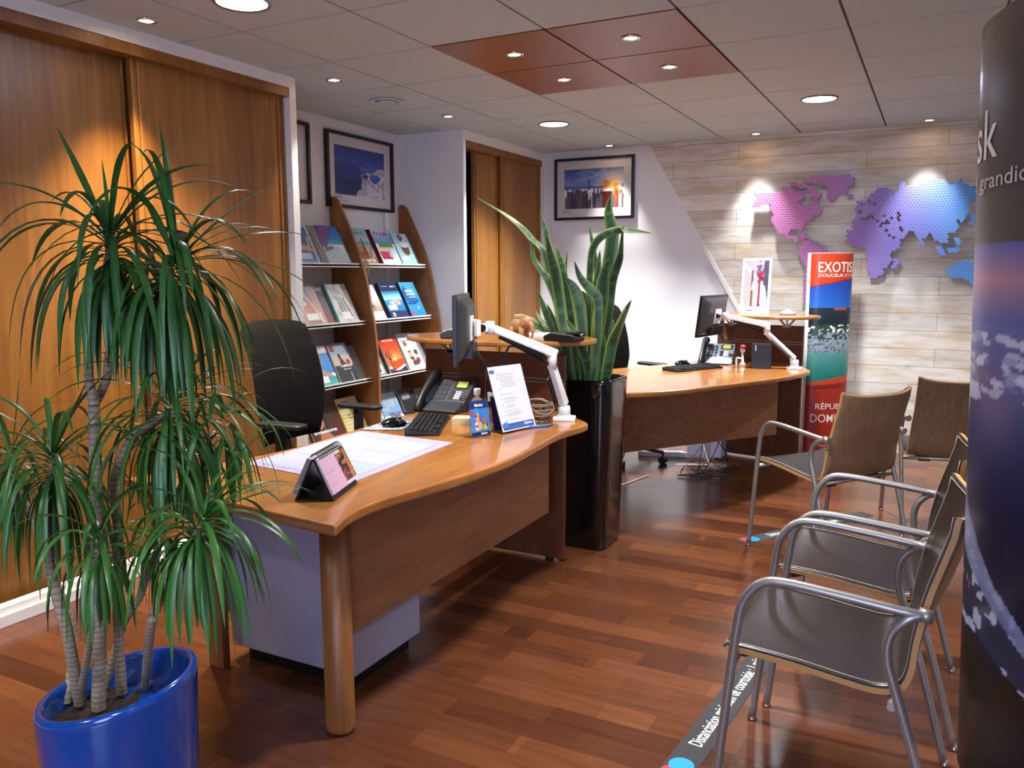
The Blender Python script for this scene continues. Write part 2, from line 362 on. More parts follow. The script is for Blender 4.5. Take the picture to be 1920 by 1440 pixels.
# suspended ceiling: one grid of 60 cm tiles, four of them terracotta
mb = MB(); gx = [-2.818+.6*k for k in range(-2, 11)]; gy = [2.835+.6*k for k in range(-10, 8)]
for i in range(len(gx)-1):
    for j in range(len(gy)-1):
        x0, x1, y0, y1 = max(gx[i], -3.82), min(gx[i+1], 3.0), max(gy[j], -2.6), min(gy[j+1], 6.86)
        if x1-x0 < .02 or y1-y0 < .02: continue
        if -2.3 < gx[i] < -1.1 and 3.4 < gy[j] < 4.1: continue
        mb.box(x0+.006, y0+.0045, CEIL, x1-.006, y1-.0045, CEIL+.012)
mb.m(1).box(-3.95, -2.7, CEIL+.007, 3.1, 6.98, CEIL+.05)
struct('ceiling', mb, [tile_m, tbar_m])
k = 0
for i, j, lb in [(0, 0, 'terracotta brown ceiling tile with spotlight, front left of the four'), (1, 0, 'terracotta brown ceiling tile with spotlight, front right of the four'),
                 (0, 1, 'terracotta brown ceiling tile with spotlight, rear left of the four, nearest the brochure rack'), (1, 1, 'terracotta brown ceiling tile with spotlight, rear right of the four, nearest the map')]:
    x0, y0 = -2.218+.6*i, 3.435+.6*j
    t = MB().box(x0+.006, y0+.006, CEIL-.002, x0+.594, y0+.594, CEIL+.006).build('ceiling_tile', brown_tile)
    tagp(t, lb, 'ceiling tile', 'brown ceiling tiles')
glow_warm = mat('lamp_glass_warm', '#fff0d8', emit=9); glow_cool = mat('lamp_glass_cool', '#f4f7ff', emit=14)
SL = ['small lit spotlight over the closet doors, left edge of photo', 'small warm spotlight in ceiling over the big closet doors', 'small spotlight in ceiling by the end of the big closet', 'small spotlight in ceiling beside the white pier',
      'lit spotlight in the front left brown tile', 'lit spotlight in the rear left brown tile', 'lit spotlight in the front right brown tile', 'lit spotlight in the rear right brown tile',
      'small spotlight above the framed skyline picture', 'small spotlight above the pink part of the map', 'small spotlight above the blue part of the map', 'small spotlight at the right end of the plank wall']
for (x, y, c, p, a), lb in zip(SPOTS, SL):
    o = thing('spotlight', lb, 'ceiling light', (x, y, CEIL), group='small ceiling spotlights')
    MB().lathe([(.030, -.001), (.045, -.001), (.047, -.004), (.044, -.008), (.031, -.008), (.030, -.001)], n=28, cap=False).build('ring', chrome, o)
    MB().lathe([(0, -.004), (.030, -.004)], n=24).build('bulb', glow_warm, o)
DL = ['large round downlight at the top edge above the big closet', 'large round downlight before the second closet', 'large round downlight above the back desk', 'large round downlight above the nearest chairs',
      'large round downlight behind the viewer above the aisle', 'large round downlight behind the viewer above the closet', 'large round downlight at the right', 'large round downlight at the far right by the plank wall', 'large round downlight at the right behind the viewer']
for (x, y), lb in zip(DOWN, DL):
    o = thing('downlight', lb, 'ceiling light', (x, y, CEIL), group='large round downlights')
    MB().lathe([(.098, .0), (.112, -.0), (.113, -.006), (.108, -.01), (.098, -.006)], n=40, cap=False).build('ring', alu, o)
    MB().lathe([(0, -.004), (.1, -.004)], n=40).build('diffuser', glow_cool, o)
o = thing('air_vent', 'round ceiling air vent, unlit, above the brochure rack', 'air vent', (-3.13, 4.34, CEIL))
MB().lathe([(.07, -.004), (.095, -.001), (.108, -.004), (.104, -.012), (.088, -.012), (.075, -.006)], n=40, cap=False).build('ring', tile_m, o)
MB().lathe([(0, -.016), (.055, -.014), (.06, -.009), (0, -.004)], n=32).build('valve_disc', tile_m, o)
# shop window out of view behind the camera
struct('window_1', MB().box(-.9, -2.6, .4, -.84, -2.56, 2.3).box(1.24, -2.6, .4, 1.3, -2.56, 2.3).box(-.9, -2.6, .34, 1.3, -2.56, .4).box(-.9, -2.6, 2.3, 1.3, -2.56, 2.36).m(1).box(-.84, -2.598, .4, 1.24, -2.585, 2.3), [white2, mat('evening_window', '#5566c0', rough=.1, emit=.6)])

# ================================================================ closets
def door(parent, y0, y1, x, z1=2.35, strips=(1, 1)):
    d = MB().box(x-.022, y0+.004, .035, x, y1-.004, z1).build('door', closet_wood, parent, world=True, bevel=.001)
    for on, a, b in ((strips[0], y0, y0+.045), (strips[1], y1-.045, y1)):
        if on: 
            hm = MB().box(x-.02, a, .03, x+.010, a+.014, z1).box(x-.02, b-.012, .03, x+.010, b, z1).box(x-.02, a+.014, .03, x+.003, b-.012, z1)
            sub(hm.build('handle_profile', closet_wood, parent, world=True, bevel=.002), d)
c1 = thing('sliding_closet', 'long cherry wood sliding door closet behind the tall leafy plant', 'closet', (-3.5, 2.5, 0))
door(c1, .62, 1.64, -3.275, strips=(1, 1)); door(c1, 1.60, 2.64, -3.335); door(c1, 2.598, 3.566, -3.275)
MB().box(-3.8, -2.5, 2.347, -3.228, 3.57, 2.396).build('top_track', closet_wood, c1, world=True)
MB().box(-3.36, -2.5, .0, -3.272, 3.57, .034).build('bottom_track', mat('dark_track', '#241d19', rough=.5), c1, world=True)
MB().box(-3.8, -2.5, .06, -3.55, 3.534, 2.34).box(-3.33, -2.5, .04, -3.275, .6, 2.34).build('carcass', mat('closet_inside', '#3a2c22', rough=.7), c1, world=True)
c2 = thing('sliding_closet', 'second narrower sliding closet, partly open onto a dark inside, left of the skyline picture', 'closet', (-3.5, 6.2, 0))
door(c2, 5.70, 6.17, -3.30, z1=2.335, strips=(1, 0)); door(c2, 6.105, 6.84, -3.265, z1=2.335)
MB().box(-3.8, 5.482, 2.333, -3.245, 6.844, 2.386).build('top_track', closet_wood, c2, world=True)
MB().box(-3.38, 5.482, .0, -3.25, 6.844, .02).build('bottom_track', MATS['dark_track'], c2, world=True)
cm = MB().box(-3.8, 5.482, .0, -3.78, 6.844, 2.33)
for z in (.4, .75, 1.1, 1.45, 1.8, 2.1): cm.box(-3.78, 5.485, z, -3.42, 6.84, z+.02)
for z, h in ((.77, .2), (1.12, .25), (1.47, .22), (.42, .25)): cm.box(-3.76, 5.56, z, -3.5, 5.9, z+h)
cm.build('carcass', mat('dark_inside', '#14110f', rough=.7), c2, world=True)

# ================================================================ framed pictures
def framed(label, loc, rz, w_, h_, pic, ink='#777788'):
    o = thing('picture_frame', label, 'picture', loc, rz, 'framed travel photographs')
    t = .022
    MB().box(-w_/2, -.032, 0, -w_/2+t, 0, h_).box(w_/2-t, -.032, 0, w_/2, 0, h_).box(-w_/2+t, -.032, 0, w_/2-t, 0, t).box(-w_/2+t, -.032, h_-t, w_/2-t, 0, h_).build('frame', mat('black_frame', '#120c10', rough=.3), o)
    picture('print', pic, flat(w_-2*t, h_-2*t, -.012, z0=t), o)
    MB().box(-w_/2+t, -.0115, t, w_/2-t, -.002, h_-t).build('backing', paper, o)
    pr = [c for c in bpy.data.objects if c.parent == o and c.name.startswith('print')][0]
    for l_ in lettering(o, [('Salaün', -w_/2+t+.055, t+.045, .022, .09, ink), ('voyages & vacances', -w_/2+t+.09, t+.024, .010, .13, ink)], lambda x, y: (x, -.0135, y)): sub(l_, pr)
    return o
p = Pic(110, 76, 3)
def inner(p, x0=.1, x1=.9, y0=.17, y1=.87):
    q = Pic(p.nx, p.ny, 5); q.a[:] = p._c('#dcdad9')
    i0, i1, j0, j1 = int(x0*p.nx), int(x1*p.nx), int(y0*p.ny), int(y1*p.ny)
    ii = np.linspace(0, p.nx, i1-i0).astype(int); jj = np.linspace(0, p.ny, j1-j0).astype(int)
    q.a[j0:j1, i0:i1] = p.a[np.ix_(jj, ii)]; return q
p.g('#3d5cb0', '#2c3f94', .5, 1); p.g('#4a6bc0', '#3d5cb0', .45, .62)
p.poly([(0, 0), (0, .66), (.18, .68), (.35, .66), (.6, .55), (.72, .5), (.72, 0)], '#2a3f8c').poly([(0, 0), (0, .34), (.3, .32), (.52, .4), (.6, .5), (.72, .5), (.72, 0)], '#1f2a66').grain(14, .25)
p.poly([(.5, 0), (.4, 0), (.45, .12), (.5, .14), (.52, .4), (.62, .36), (.7, .5), (.78, .52), (.84, .62), (1, .66), (1, 0)], '#c3bdd4')
p.blob(.5, 0, 1, .6, 26, .62, '#8f88ab', .8); p.blob(.55, 0, 1, .5, 18, .68, '#e6e2ee', .9); p.ell(.79, .41, .095, .1, '#2f56b8'); p.ell(.77, .43, .05, .05, '#4a72cc'); p.ell(.79, .52, .03, .03, '#d8c0a0')
p.rect(.88, .4, .9, .44, '#333a66').rect(.94, .28, .965, .32, '#333a66').ell(.72, .1, .1, .1, '#ded8e6').rect(.62, 0, .66, .28, '#d9d4e4').rect(.9, 0, .94, .24, '#dcd6e6')
framed('black framed photo of blue-domed white houses, above the brochure rack', (-3.82, 4.94, 1.852), PI/2, .775, .522, inner(p))
p = Pic(110, 76, 8); p.g('#8aa0dc', '#3e5aa8', .5, 1); p.blob(0, .55, 1, 1, 9, .6, '#9fb0de', .5, sy=18); p.blob(0, .5, .6, .75, 9, .6, '#7f90c8', .5, sy=22)
p.glow(.88, .68, .3, .28, '#fff4e6'); p.rect(0, .5, 1, .58, '#4a66b4', .7); p.rect(.5, .56, .75, .58, '#e9eefc')
for _ in range(150):
    x = p.r.rand(); w_ = .015+.03*p.r.rand(); h_ = .08+.42*p.r.rand(); b = .2+.25*p.r.rand(); warm = max(0, x-.55)
    p.rect(x, 0, x+w_, h_, (b+.7*warm*p.r.rand(), b*.95+.2*warm, b*1.15))
p.rect(.4, .45, .43, .72, '#3c4a80').rect(.41, .7, .418, .8, '#3c4a80').poly([(.66, .4), (.66, .68), (.69, .72), (.78, .62), (.78, .3)], '#d98a3c').glow(.84, .55, .09, .16, '#ffb03a', .9).rect(.84, .3, .9, .6, '#e2701e').rect(.64, 0, .8, .44, '#4a1a14').poly([(.64, .42), (.69, .5), (.82, .46), (.8, .4)], '#e9d6cc')
p.rect(.86, 0, .9, .45, '#a03a18', .8)
for k in range(6): p.rect(.91+k*.016, 0, .917+k*.016, .34, '#c8c2d0')
p.glow(.93, .5, .04, .05, '#ffe6b0')
framed('black framed photo of a sunset city skyline on the back wall', (-2.745, 6.87, 1.855), 0, .745, .535, inner(p, .1, .9, .17, .86))
p = Pic(80, 76, 9); p.g('#6a4a38', '#2c2830', .0, 1); p.blob(0, 0, 1, .6, 12, .5, '#a87858', .7); p.blob(0, .5, 1, 1, 8, .55, '#40404c', .8)
framed('black framed photo mostly hidden behind the white post', (-3.82, 4.0, 1.852), PI/2, .76, .53, inner(p, .1, .9, .17, .87))

# ================================================================ world map
MAPD = json.loads('''{"north_america":[[[-1.344,2.008],[-1.107,2.004],[-1.085,2.026],[-1.039,2.024],[-1.025,1.995],[-0.965,1.99],[-0.946,1.955],[-0.991,1.947],[-1.013,1.925],[-0.99,1.919],[-0.961,1.885],[-0.938,1.88],[-0.925,1.898],[-0.922,1.93],[-0.895,1.929],[-0.863,1.905],[-0.853,1.881],[-0.826,1.871],[-0.825,1.848],[-0.855,1.83],[-0.859,1.817],[-0.904,1.809],[-0.916,1.781],[-0.947,1.773],[-0.955,1.75],[-0.977,1.731],[-0.976,1.699],[-0.999,1.713],[-1.064,1.72],[-1.076,1.692],[-1.071,1.663],[-1.016,1.671],[-0.996,1.638],[-1.009,1.61],[-1.056,1.648],[-1.108,1.664],[-1.118,1.688],[-1.155,1.689],[-1.171,1.723],[-1.191,1.766],[-1.211,1.795],[-1.198,1.823],[-1.204,1.862],[-1.233,1.887],[-1.206,1.904],[-1.234,1.92],[-1.301,1.927],[-1.314,1.899],[-1.352,1.901],[-1.362,1.92],[-1.34,1.962]],[[-1.137,2.045],[-1.095,2.043],[-1.101,2.011],[-1.131,2.012]],[[-1.081,2.087],[-1.047,2.085],[-1.029,2.056],[-1.049,2.043],[-1.08,2.064]],[[-1.023,2.07],[-0.963,2.048],[-0.96,2.018],[-1.017,2.021]],[[-0.949,2.027],[-0.872,2.016],[-0.867,1.988],[-0.84,1.98],[-0.856,1.951],[-0.864,1.935],[-0.887,1.943],[-0.923,1.956],[-0.943,1.996]],[[-0.989,1.689],[-0.953,1.689],[-0.922,1.669],[-0.93,1.643],[-0.987,1.652]]],"greenland":[[[-0.997,2.103],[-0.948,2.101],[-0.94,2.123],[-0.819,2.117],[-0.758,2.122],[-0.645,2.116],[-0.621,2.094],[-0.618,2.042],[-0.641,2.03],[-0.665,1.981],[-0.712,1.974],[-0.733,1.952],[-0.753,1.916],[-0.779,1.92],[-0.804,1.967],[-0.81,2.013],[-0.816,2.05],[-0.861,2.057],[-0.951,2.068],[-0.947,2.082],[-0.994,2.085]],[[-0.662,1.967],[-0.627,1.966],[-0.617,1.938],[-0.647,1.939]]],"south_america":[[[-0.97,1.64],[-0.93,1.631],[-0.878,1.614],[-0.826,1.58],[-0.793,1.551],[-0.75,1.534],[-0.725,1.489],[-0.744,1.408],[-0.788,1.346],[-0.817,1.284],[-0.862,1.243],[-0.891,1.18],[-0.912,1.117],[-0.942,1.158],[-0.943,1.284],[-0.946,1.442],[-0.975,1.479],[-0.998,1.538],[-0.988,1.595]]],"eurasia_africa":[[[-0.649,1.701],[-0.606,1.709],[-0.61,1.788],[-0.56,1.817],[-0.556,1.853],[-0.546,1.871],[-0.537,1.918],[-0.504,1.944],[-0.494,1.974],[-0.467,1.984],[-0.457,2.014],[-0.401,2.011],[-0.353,1.991],[-0.343,1.958],[-0.306,1.974],[-0.304,2.047],[-0.269,2.045],[-0.267,2.013],[-0.248,2.003],[-0.194,2.006],[-0.09,2.05],[-0.011,2.043],[0.012,2.013],[0.068,2.019],[0.077,2.047],[0.108,2.045],[0.12,2.013],[0.193,1.984],[0.3,1.959],[0.304,1.905],[0.199,1.887],[0.143,1.884],[0.161,1.849],[0.158,1.815],[0.14,1.781],[0.104,1.77],[0.081,1.736],[0.103,1.713],[0.084,1.678],[0.075,1.661],[0.022,1.663],[0.041,1.615],[0.022,1.587],[-0.005,1.593],[-0.027,1.611],[-0.043,1.617],[-0.073,1.665],[-0.099,1.654],[-0.129,1.625],[-0.116,1.577],[-0.137,1.572],[-0.155,1.602],[-0.186,1.668],[-0.197,1.683],[-0.235,1.681],[-0.255,1.64],[-0.275,1.616],[-0.269,1.592],[-0.283,1.562],[-0.321,1.545],[-0.336,1.509],[-0.329,1.479],[-0.349,1.437],[-0.375,1.412],[-0.39,1.364],[-0.417,1.346],[-0.468,1.346],[-0.494,1.413],[-0.5,1.523],[-0.525,1.566],[-0.543,1.585],[-0.553,1.567],[-0.599,1.568],[-0.618,1.605],[-0.645,1.612]],[[-0.588,1.918],[-0.556,1.91],[-0.552,1.883],[-0.561,1.844],[-0.572,1.829],[-0.596,1.842],[-0.6,1.873],[-0.587,1.89]],[[-0.315,1.485],[-0.282,1.481],[-0.274,1.445],[-0.296,1.433],[-0.3,1.403],[-0.322,1.409],[-0.327,1.442]]],"oceania":[[[-0.039,1.585],[-0.01,1.584],[0.005,1.552],[0.023,1.528],[0.024,1.51],[-0.005,1.508],[-0.023,1.537]],[[0.026,1.566],[0.109,1.565],[0.112,1.518],[0.036,1.519]],[[0.082,1.626],[0.121,1.622],[0.124,1.576],[0.087,1.585]],[[0.099,1.768],[0.128,1.767],[0.129,1.738],[0.098,1.742]],[[0.164,1.797],[0.192,1.805],[0.195,1.753],[0.17,1.754]],[[0.145,1.743],[0.188,1.75],[0.19,1.719],[0.149,1.72]],[[0.025,1.396],[0.058,1.416],[0.103,1.451],[0.153,1.48],[0.175,1.468],[0.202,1.444],[0.258,1.449],[0.281,1.322],[0.244,1.269],[0.211,1.293],[0.19,1.298],[0.162,1.339],[0.057,1.351],[0.047,1.387]],[[0.171,1.52],[0.202,1.525],[0.204,1.496],[0.178,1.497]]],"holes":[[-0.541,1.78],[-0.527,1.79],[-0.513,1.791],[-0.499,1.792],[-0.485,1.795],[-0.47,1.777],[-0.46,1.789],[-0.444,1.759],[-0.431,1.77],[-0.415,1.74],[-0.404,1.745],[-0.391,1.754],[-0.377,1.755],[-0.365,1.755],[-0.494,1.903],[-0.462,1.894],[-0.393,1.808],[-0.347,1.791],[-0.298,1.811],[-0.291,1.792],[-0.298,1.772],[-0.289,1.715],[-0.277,1.701],[-0.262,1.699],[-0.374,1.698],[-0.356,1.66],[-0.327,1.641]]}''')
def in_poly(x, y, P):
    c = False; n = len(P)
    for i in range(n):
        (x0, y0), (x1, y1) = P[i], P[(i+1) % n]
        if (y0 > y) != (y1 > y) and x < (x1-x0)*(y-y0)/(y1-y0)+x0: c = not c
    return c
wm = thing('world_map', 'pink to blue hexagon tile world map standing off the plank wall', 'wall decoration', (-.2, 6.86, 1.6))
def map_mat():
    m = bpy.data.materials.new('map_gradient'); m.use_nodes = True; nt = m.node_tree; b = nt.nodes['Principled BSDF']
    tc = nt.nodes.new('ShaderNodeTexCoord'); sp = nt.nodes.new('ShaderNodeSeparateXYZ'); nt.links.new(tc.outputs['Object'], sp.inputs[0])
    mr = nt.nodes.new('ShaderNodeMapRange'); mr.inputs[1].default_value = -1.2; mr.inputs[2].default_value = .6; nt.links.new(sp.outputs['X'], mr.inputs[0])
    r = ramp(nt, [(0, '#b83c86'), (.22, '#a83c88'), (.5, '#7a52ac'), (.66, '#6560c0'), (.85, '#3a78c8'), (1, '#2f7fce')], mr.outputs[0]); nt.links.new(r.outputs[0], b.inputs['Base Color']); b.inputs['Roughness'].default_value = .6
    return m
def map_mat2():
    m = bpy.data.materials.new('map_rim_gradient'); m.use_nodes = True; nt = m.node_tree; b = nt.nodes['Principled BSDF']
    tc = nt.nodes.new('ShaderNodeTexCoord'); sp = nt.nodes.new('ShaderNodeSeparateXYZ'); nt.links.new(tc.outputs['Object'], sp.inputs[0])
    mr = nt.nodes.new('ShaderNodeMapRange'); mr.inputs[1].default_value = -1.2; mr.inputs[2].default_value = .6; nt.links.new(sp.outputs['X'], mr.inputs[0])
    r = ramp(nt, [(0, '#dc9ac0'), (.22, '#cc90bc'), (.5, '#a690cc'), (.66, '#9494d8'), (.85, '#70a8e0'), (1, '#66aee4')], mr.outputs[0]); nt.links.new(r.outputs[0], b.inputs['Base Color']); b.inputs['Roughness'].default_value = .6
    return m
MM = [map_mat2(), map_mat(), mat('map_edge', '#5a4436', rough=.7)]
P_ = .0208; rowh = P_*.866; RR = P_/math.sqrt(3)
for part, polys in MAPD.items():
    if part == 'holes': continue
    for pi_, P0 in enumerate(polys):
        polys_ = [P0]
        mb = MB(); xs = [q[0] for P in polys_ for q in P]; zs = [q[1] for P in polys_ for q in P]; zz = math.floor(min(zs)/rowh)*rowh; row = round(zz/rowh); n_c = 0; cs = []
        while zz <= max(zs):
            off = (row % 2)*P_/2; xx = math.floor(min(xs)/P_)*P_+off
            while xx <= max(xs):
                if any(in_poly(xx, zz, P) for P in polys_) and not any((xx-h[0])**2+(zz-h[1])**2 < (.012)**2 for h in MAPD['holes']):
                    cs.append((xx, zz))
                xx += P_
            zz += rowh; row += 1
        for cx, cz in cs:
            a = [(cx+RR*1.02*math.cos(PI/6+PI/3*k), cz+RR*1.02*math.sin(PI/6+PI/3*k)) for k in range(6)]; n0 = len(mb.v)
            i_ = [(cx+RR*.62*math.cos(PI/6+PI/3*k), cz+RR*.62*math.sin(PI/6+PI/3*k)) for k in range(6)]
            F, B_ = 6.80, 6.818
            vs = [(q[0], F, q[1]) for q in a]+[(q[0], F, q[1]) for q in i_]+[(q[0], B_, q[1]) for q in a]
            mb.m(0)._add(vs, [(k, (k+1) % 6, (k+1) % 6+6, k+6) for k in range(6)], False)
            o_ = len(mb.v)-18
            mb.f.append([o_+6+k for k in range(6)]); mb.mi.append(1); mb.sm.append(False)
            for k in range(6): mb.f.append([o_+k, o_+12+k, o_+12+(k+1) % 6, o_+(k+1) % 6]); mb.mi.append(2); mb.sm.append(False)
            mb.f.append([o_+12+k for k in range(6)][::-1]); mb.mi.append(2); mb.sm.append(False)
        pn = mb.build(part+'_panel' if len(cs) > 40 else 'island_panel', MM, wm, world=True)
        sp_ = MB()
        for q in cs[::max(1, len(cs)//9)]: sp_.tube([(q[0], 6.816, q[1]), (q[0], 6.8595, q[1])], .006, 8)
        sub(sp_.build('spacer', MM[2], wm, world=True), pn)

# ================================================================ brochure rack
rack = thing('brochure_rack', 'wooden display rack with white shelves full of travel brochures', 'display rack', (-3.65, 4.6, 0))
edge = [(-3.768, 1.915), (-3.745, 1.895), (-3.716, 1.841), (-3.655, 1.716), (-3.59, 1.573), (-3.553, 1.467), (-3.512, 1.332), (-3.485, 1.178), (-3.46, 1.06), (-3.44, .88), (-3.43, .743), (-3.428, .54), (-3.428, .0)]
prof = [(-3.815, 0), (-3.815, 1.905), (-3.80, 1.92), (-3.785, 1.92)]+[tuple(p[:2]) for p in crom([(a, b, 0) for a, b in edge], 4)]
for y in (3.685, 4.586, 5.412):
    mb = MB(); mb.prism([(a, b) for a, b in prof], y, y+.024, 'y'); mb.build('side_panel', rack_wood, rack, world=True, bevel=.003)
LEV = [(1.452, -3.565), (1.06, -3.52), (.662, -3.485), (.262, -3.465)]
shelf_m = mat('shelf_white_metal', '#dcdcda', rough=.4); back_m = mat('rack_grey_metal', '#8d8c8c', rough=.5)
for (y0, y1) in ((3.71, 4.585), (4.611, 5.411)):
    for z, xf in LEV:
        MB().box(-3.78, y0, z-.016, xf, y1, z-.004).box(xf-.004, y0, z-.024, xf, y1, z+.006).build('shelf', shelf_m, rack, world=True, bevel=.001)
        a = R(27); MB().beam((xf-.05, (y0+y1)/2, z), (xf-.05-.25*math.sin(a), (y0+y1)/2, z+.25*math.cos(a)), y1-y0, .002, upv=(math.cos(a), 0, math.sin(a))).build('backrest', back_m, rack, world=True)
MB().box(-3.815, 5.22, .1, -3.80, 5.27, 1.85).box(-3.815, 3.76, .1, -3.80, 3.81, 1.85).build('wall_rail', white_pl, rack, world=True)

TILT = -R(27)
pages_m = mat('brochure_pages', '#c8c4c0', rough=.6)
def brochure(row, yl, yr, pic, label, texts=(), behind=0, thick=.012, h=.275, spine='#c8c4c0', behind_label=None, dx=0, gap=.0, push=0.):
    z, xf = LEV[row]; w_ = yr-yl
    def place(k, ysh): 
        return (xf-.012-k-push, (yl+yr)/2+ysh, z+.001)
    o = thing('brochure', label, 'brochure', place(0, 0), (TILT, 0, PI/2), 'brochures on the rack')
    MB().box(-w_/2, 0, 0, w_/2, thick, h).build('pages', mat('pages_'+spine.strip('#'), spine, rough=.6), o)
    cv = picture('cover', pic, flat(w_, h, -.0006), o)
    for l_ in lettering(o, [(s_, x*w_-w_/2, y*h, hh*h, ww*w_, c) for s_, x, y, hh, ww, c in texts], lambda x, y: (x, -.0012, y)): sub(l_, cv)
    if behind:
        for k in range(behind):
            c = thing('brochure', behind_label, 'brochure', place((k+1)*(thick+.001)/math.cos(TILT)*1.0, -(k+1)*.011), (TILT, 0, PI/2), 'spare copies behind: '+label[:40])
            MB().box(-w_/2, 0, 0, w_/2, thick, h-.002).build('pages', mat('pages_'+spine.strip('#'), spine, rough=.6), c)
    return o
def P(n=1): return Pic(36, 50, n)
# ---- top row
p = P(1).g('#3f7fc8', '#2f5fae', 0, 1); p.poly([(.3, .35), (.55, .5), (.75, .45), (.8, .7), (.9, .68), (.85, .4), (.95, .3)], '#d8b49a'); p.rect(0, .1, .75, .26, '#e8e8ee'); p.g('#7fb6e0', '#4f8fd0', 0, .1); p.rect(.93, 0, 1, 1, '#e9e9ee').rect(0, .96, 1, 1, '#e9e9ee')
brochure(0, 3.98, 4.195, p, 'blue brochure with a gull in flight, top shelf beside the white post', behind=0)
p = P(2).g('#bfe6ea', '#e4f2ee', 0, .35); p.g('#3fc0d0', '#2f9fd4', .52, .64); p.g('#2f86d8', '#2f6fd0', .64, 1); p.poly([(0, .1), (0, .62), (.35, .52), (.8, .42), (.95, 0), (0, 0)], '#d9e6e2'); p.poly([(.02, .3), (.1, .42), (.5, .46), (.45, .38), (.1, .32)], '#6f7a72'); p.poly([(0, .45), (0, 1), (.55, 1), (.62, .85), (.2, .42)], '#7a4a98'); p.ell(.4, .2, .06, .012, '#7f8a8c')
brochure(0, 4.285, 4.51, p, 'purple and turquoise beach brochure in front of a thick stack, top shelf', [('voyages', .2, .9, .025, .22, '#c9a8dc')], behind=6, behind_label='identical brochure copy stacked edge-on behind the purple turquoise beach brochure', thick=.011, h=.285)
p = P(3).g('#bcd9d4', '#a3cfd0', .55, 1); p.g('#3f9fb4', '#66c0cc', .52, .62); p.g('#c89c70', '#d6bfa4', 0, .52); p.ell(.35, .3, .28, .22, '#9a4f22'); p.ell(.35, .42, .2, .1, '#c98a5c'); p.poly([(.42, .3), (.5, .72), (.56, .7), (.6, .3)], '#6f3a1c'); p.poly([(.6, .18), (.95, .55), (1, .5), (.7, .15)], '#7f8fa0'); p.rect(.08, .07, .9, .12, '#f0ece6'); p.blob(0, 0, 1, .2, 14, .6, '#8a5a38', .6)
brochure(0, 4.625, 4.83, p, 'brochure with a hammock and driftwood on a beach, large dark blue title, top shelf', [('BRAVO', .3, .81, .085, .52, '#2a4a78')], behind=2, behind_label='spare copy behind the hammock beach brochure', spine='#9b8f84', h=.285)
p = P(4).g('#eef2f4', '#d4e4ee', 0, .48); p.g('#4f9fd8', '#a9d4ee', .6, 1); p.glow(.3, .95, .5, .2, '#ffffff', .6); p.poly([(.12, .48), (.2, .62), (.5, .58), (.85, .64), (.95, .48)], '#7f9a3a'); p.rect(.08, .45, 1, .49, '#e8dcc0'); p.rect(.08, .22, .55, .36, '#d03a3c'); p.rect(.1, .16, .62, .21, '#a02a5a'); p.poly([(.55, .4), (.6, .48), (.66, .2), (.62, .2)], '#6a9aa0')
brochure(0, 4.885, 5.115, p, 'white and blue island brochure with a big red title, top shelf', [('FRAM', .12, .83, .10, .7, '#d02848'), ('voyages', .3, .76, .02, .3, '#5a8ac0')], behind=1, behind_label='dark red spined copy behind the island brochure with red title', spine='#6a1c26', thick=.02, h=.285)
p = P(5).g('#a6dde4', '#bfe8ee', 0, 1); p.ell(.5, .86, .16, .11, '#7a2050'); p.ell(.85, .76, .1, .03, '#e8a878'); p.poly([(.3, .6), (.35, .38), (.55, .28), (.8, .36), (.85, .6)], '#7a4c30'); p.ell(.58, .62, .28, .07, '#f2f6f4'); p.ell(.58, .62, .2, .045, '#dff0f4'); p.rect(.15, .12, .55, .26, '#eef4f6')
brochure(0, 5.13, 5.325, p, 'pale turquoise brochure with a coconut cup, right end of top shelf', [('mon', .42, .885, .02, .14, '#f0d0e0'), ('club', .42, .85, .02, .16, '#f0d0e0'), ('été', .65, .16, .025, .12, '#4a9a8a')], h=.265)
# ---- second row
p = P(6).g('#b88c74', '#d8c4b4', 0, 1); p.poly([(.25, .95), (.55, .9), (.8, .3), (.6, .0), (.2, .5)], '#c9743c'); p.poly([(.3, .9), (.55, .88), (.6, .6), (.4, .6)], '#8fa8cc'); 
for k in range(40):
    t = k/39; p.ell(.2+.65*t**.8, .95-.9*t+.1*math.sin(t*3), .03, .02, '#f2eeea'); p.ell(.05+.35*math.sin(t*2.4), .62-.1*t, .04, .025, '#f2eeea'); p.ell(.85-.1*t, .3-.3*t, .03, .02, '#f2eeea')
p.rect(.2, .14, .72, .28, '#f4f2f2'); p.blob(0, .7, .3, 1, 10, .5, '#8a7466', .6); p.rect(.2, 0, .8, .1, '#9a6a54')
brochure(1, 3.985, 4.20, p, 'brown brochure with white ribbon curves over red rock, second shelf left', behind=2, behind_label='spare copy behind the white ribbon rock brochure, second shelf', spine='#b4aeaa', h=.275)
p = P(7).g('#7a1f1c', '#3a0f12', .0, 1); p.rect(.1, .85, .9, .93, '#b8a89c')
brochure(1, 4.205, 4.30, p, 'dark red covered catalogue half hidden behind the grey fabric brochure', thick=.02, spine='#5a1a18', h=.28, push=.022)
p = P(8).g('#c9ccca', '#d6d8d4', 0, 1).grain(9, .25); 
for k, c in enumerate(('#7a5a50', '#3a8a92', '#8a4a44')): p.poly([(.3+.15*k, .62-.03*k), (.35+.15*k, .64-.03*k), (.45+.17*k, .15), (.36+.17*k, .15)], c); p.ell(.32+.15*k, .66-.03*k, .04, .03, '#5a4a44')
p.rect(.3, .1, .72, .26, '#eff0f0'); p.rect(0, 0, .03, 1, '#4aa0a0'); p.blob(.1, .6, .6, 1, 10, .6, '#a9aeac', .7)
brochure(1, 4.315, 4.53, p, 'thick pale grey catalogue with a teal spine and dangling cords, second shelf', thick=.026, spine='#5f9c9c', h=.285)
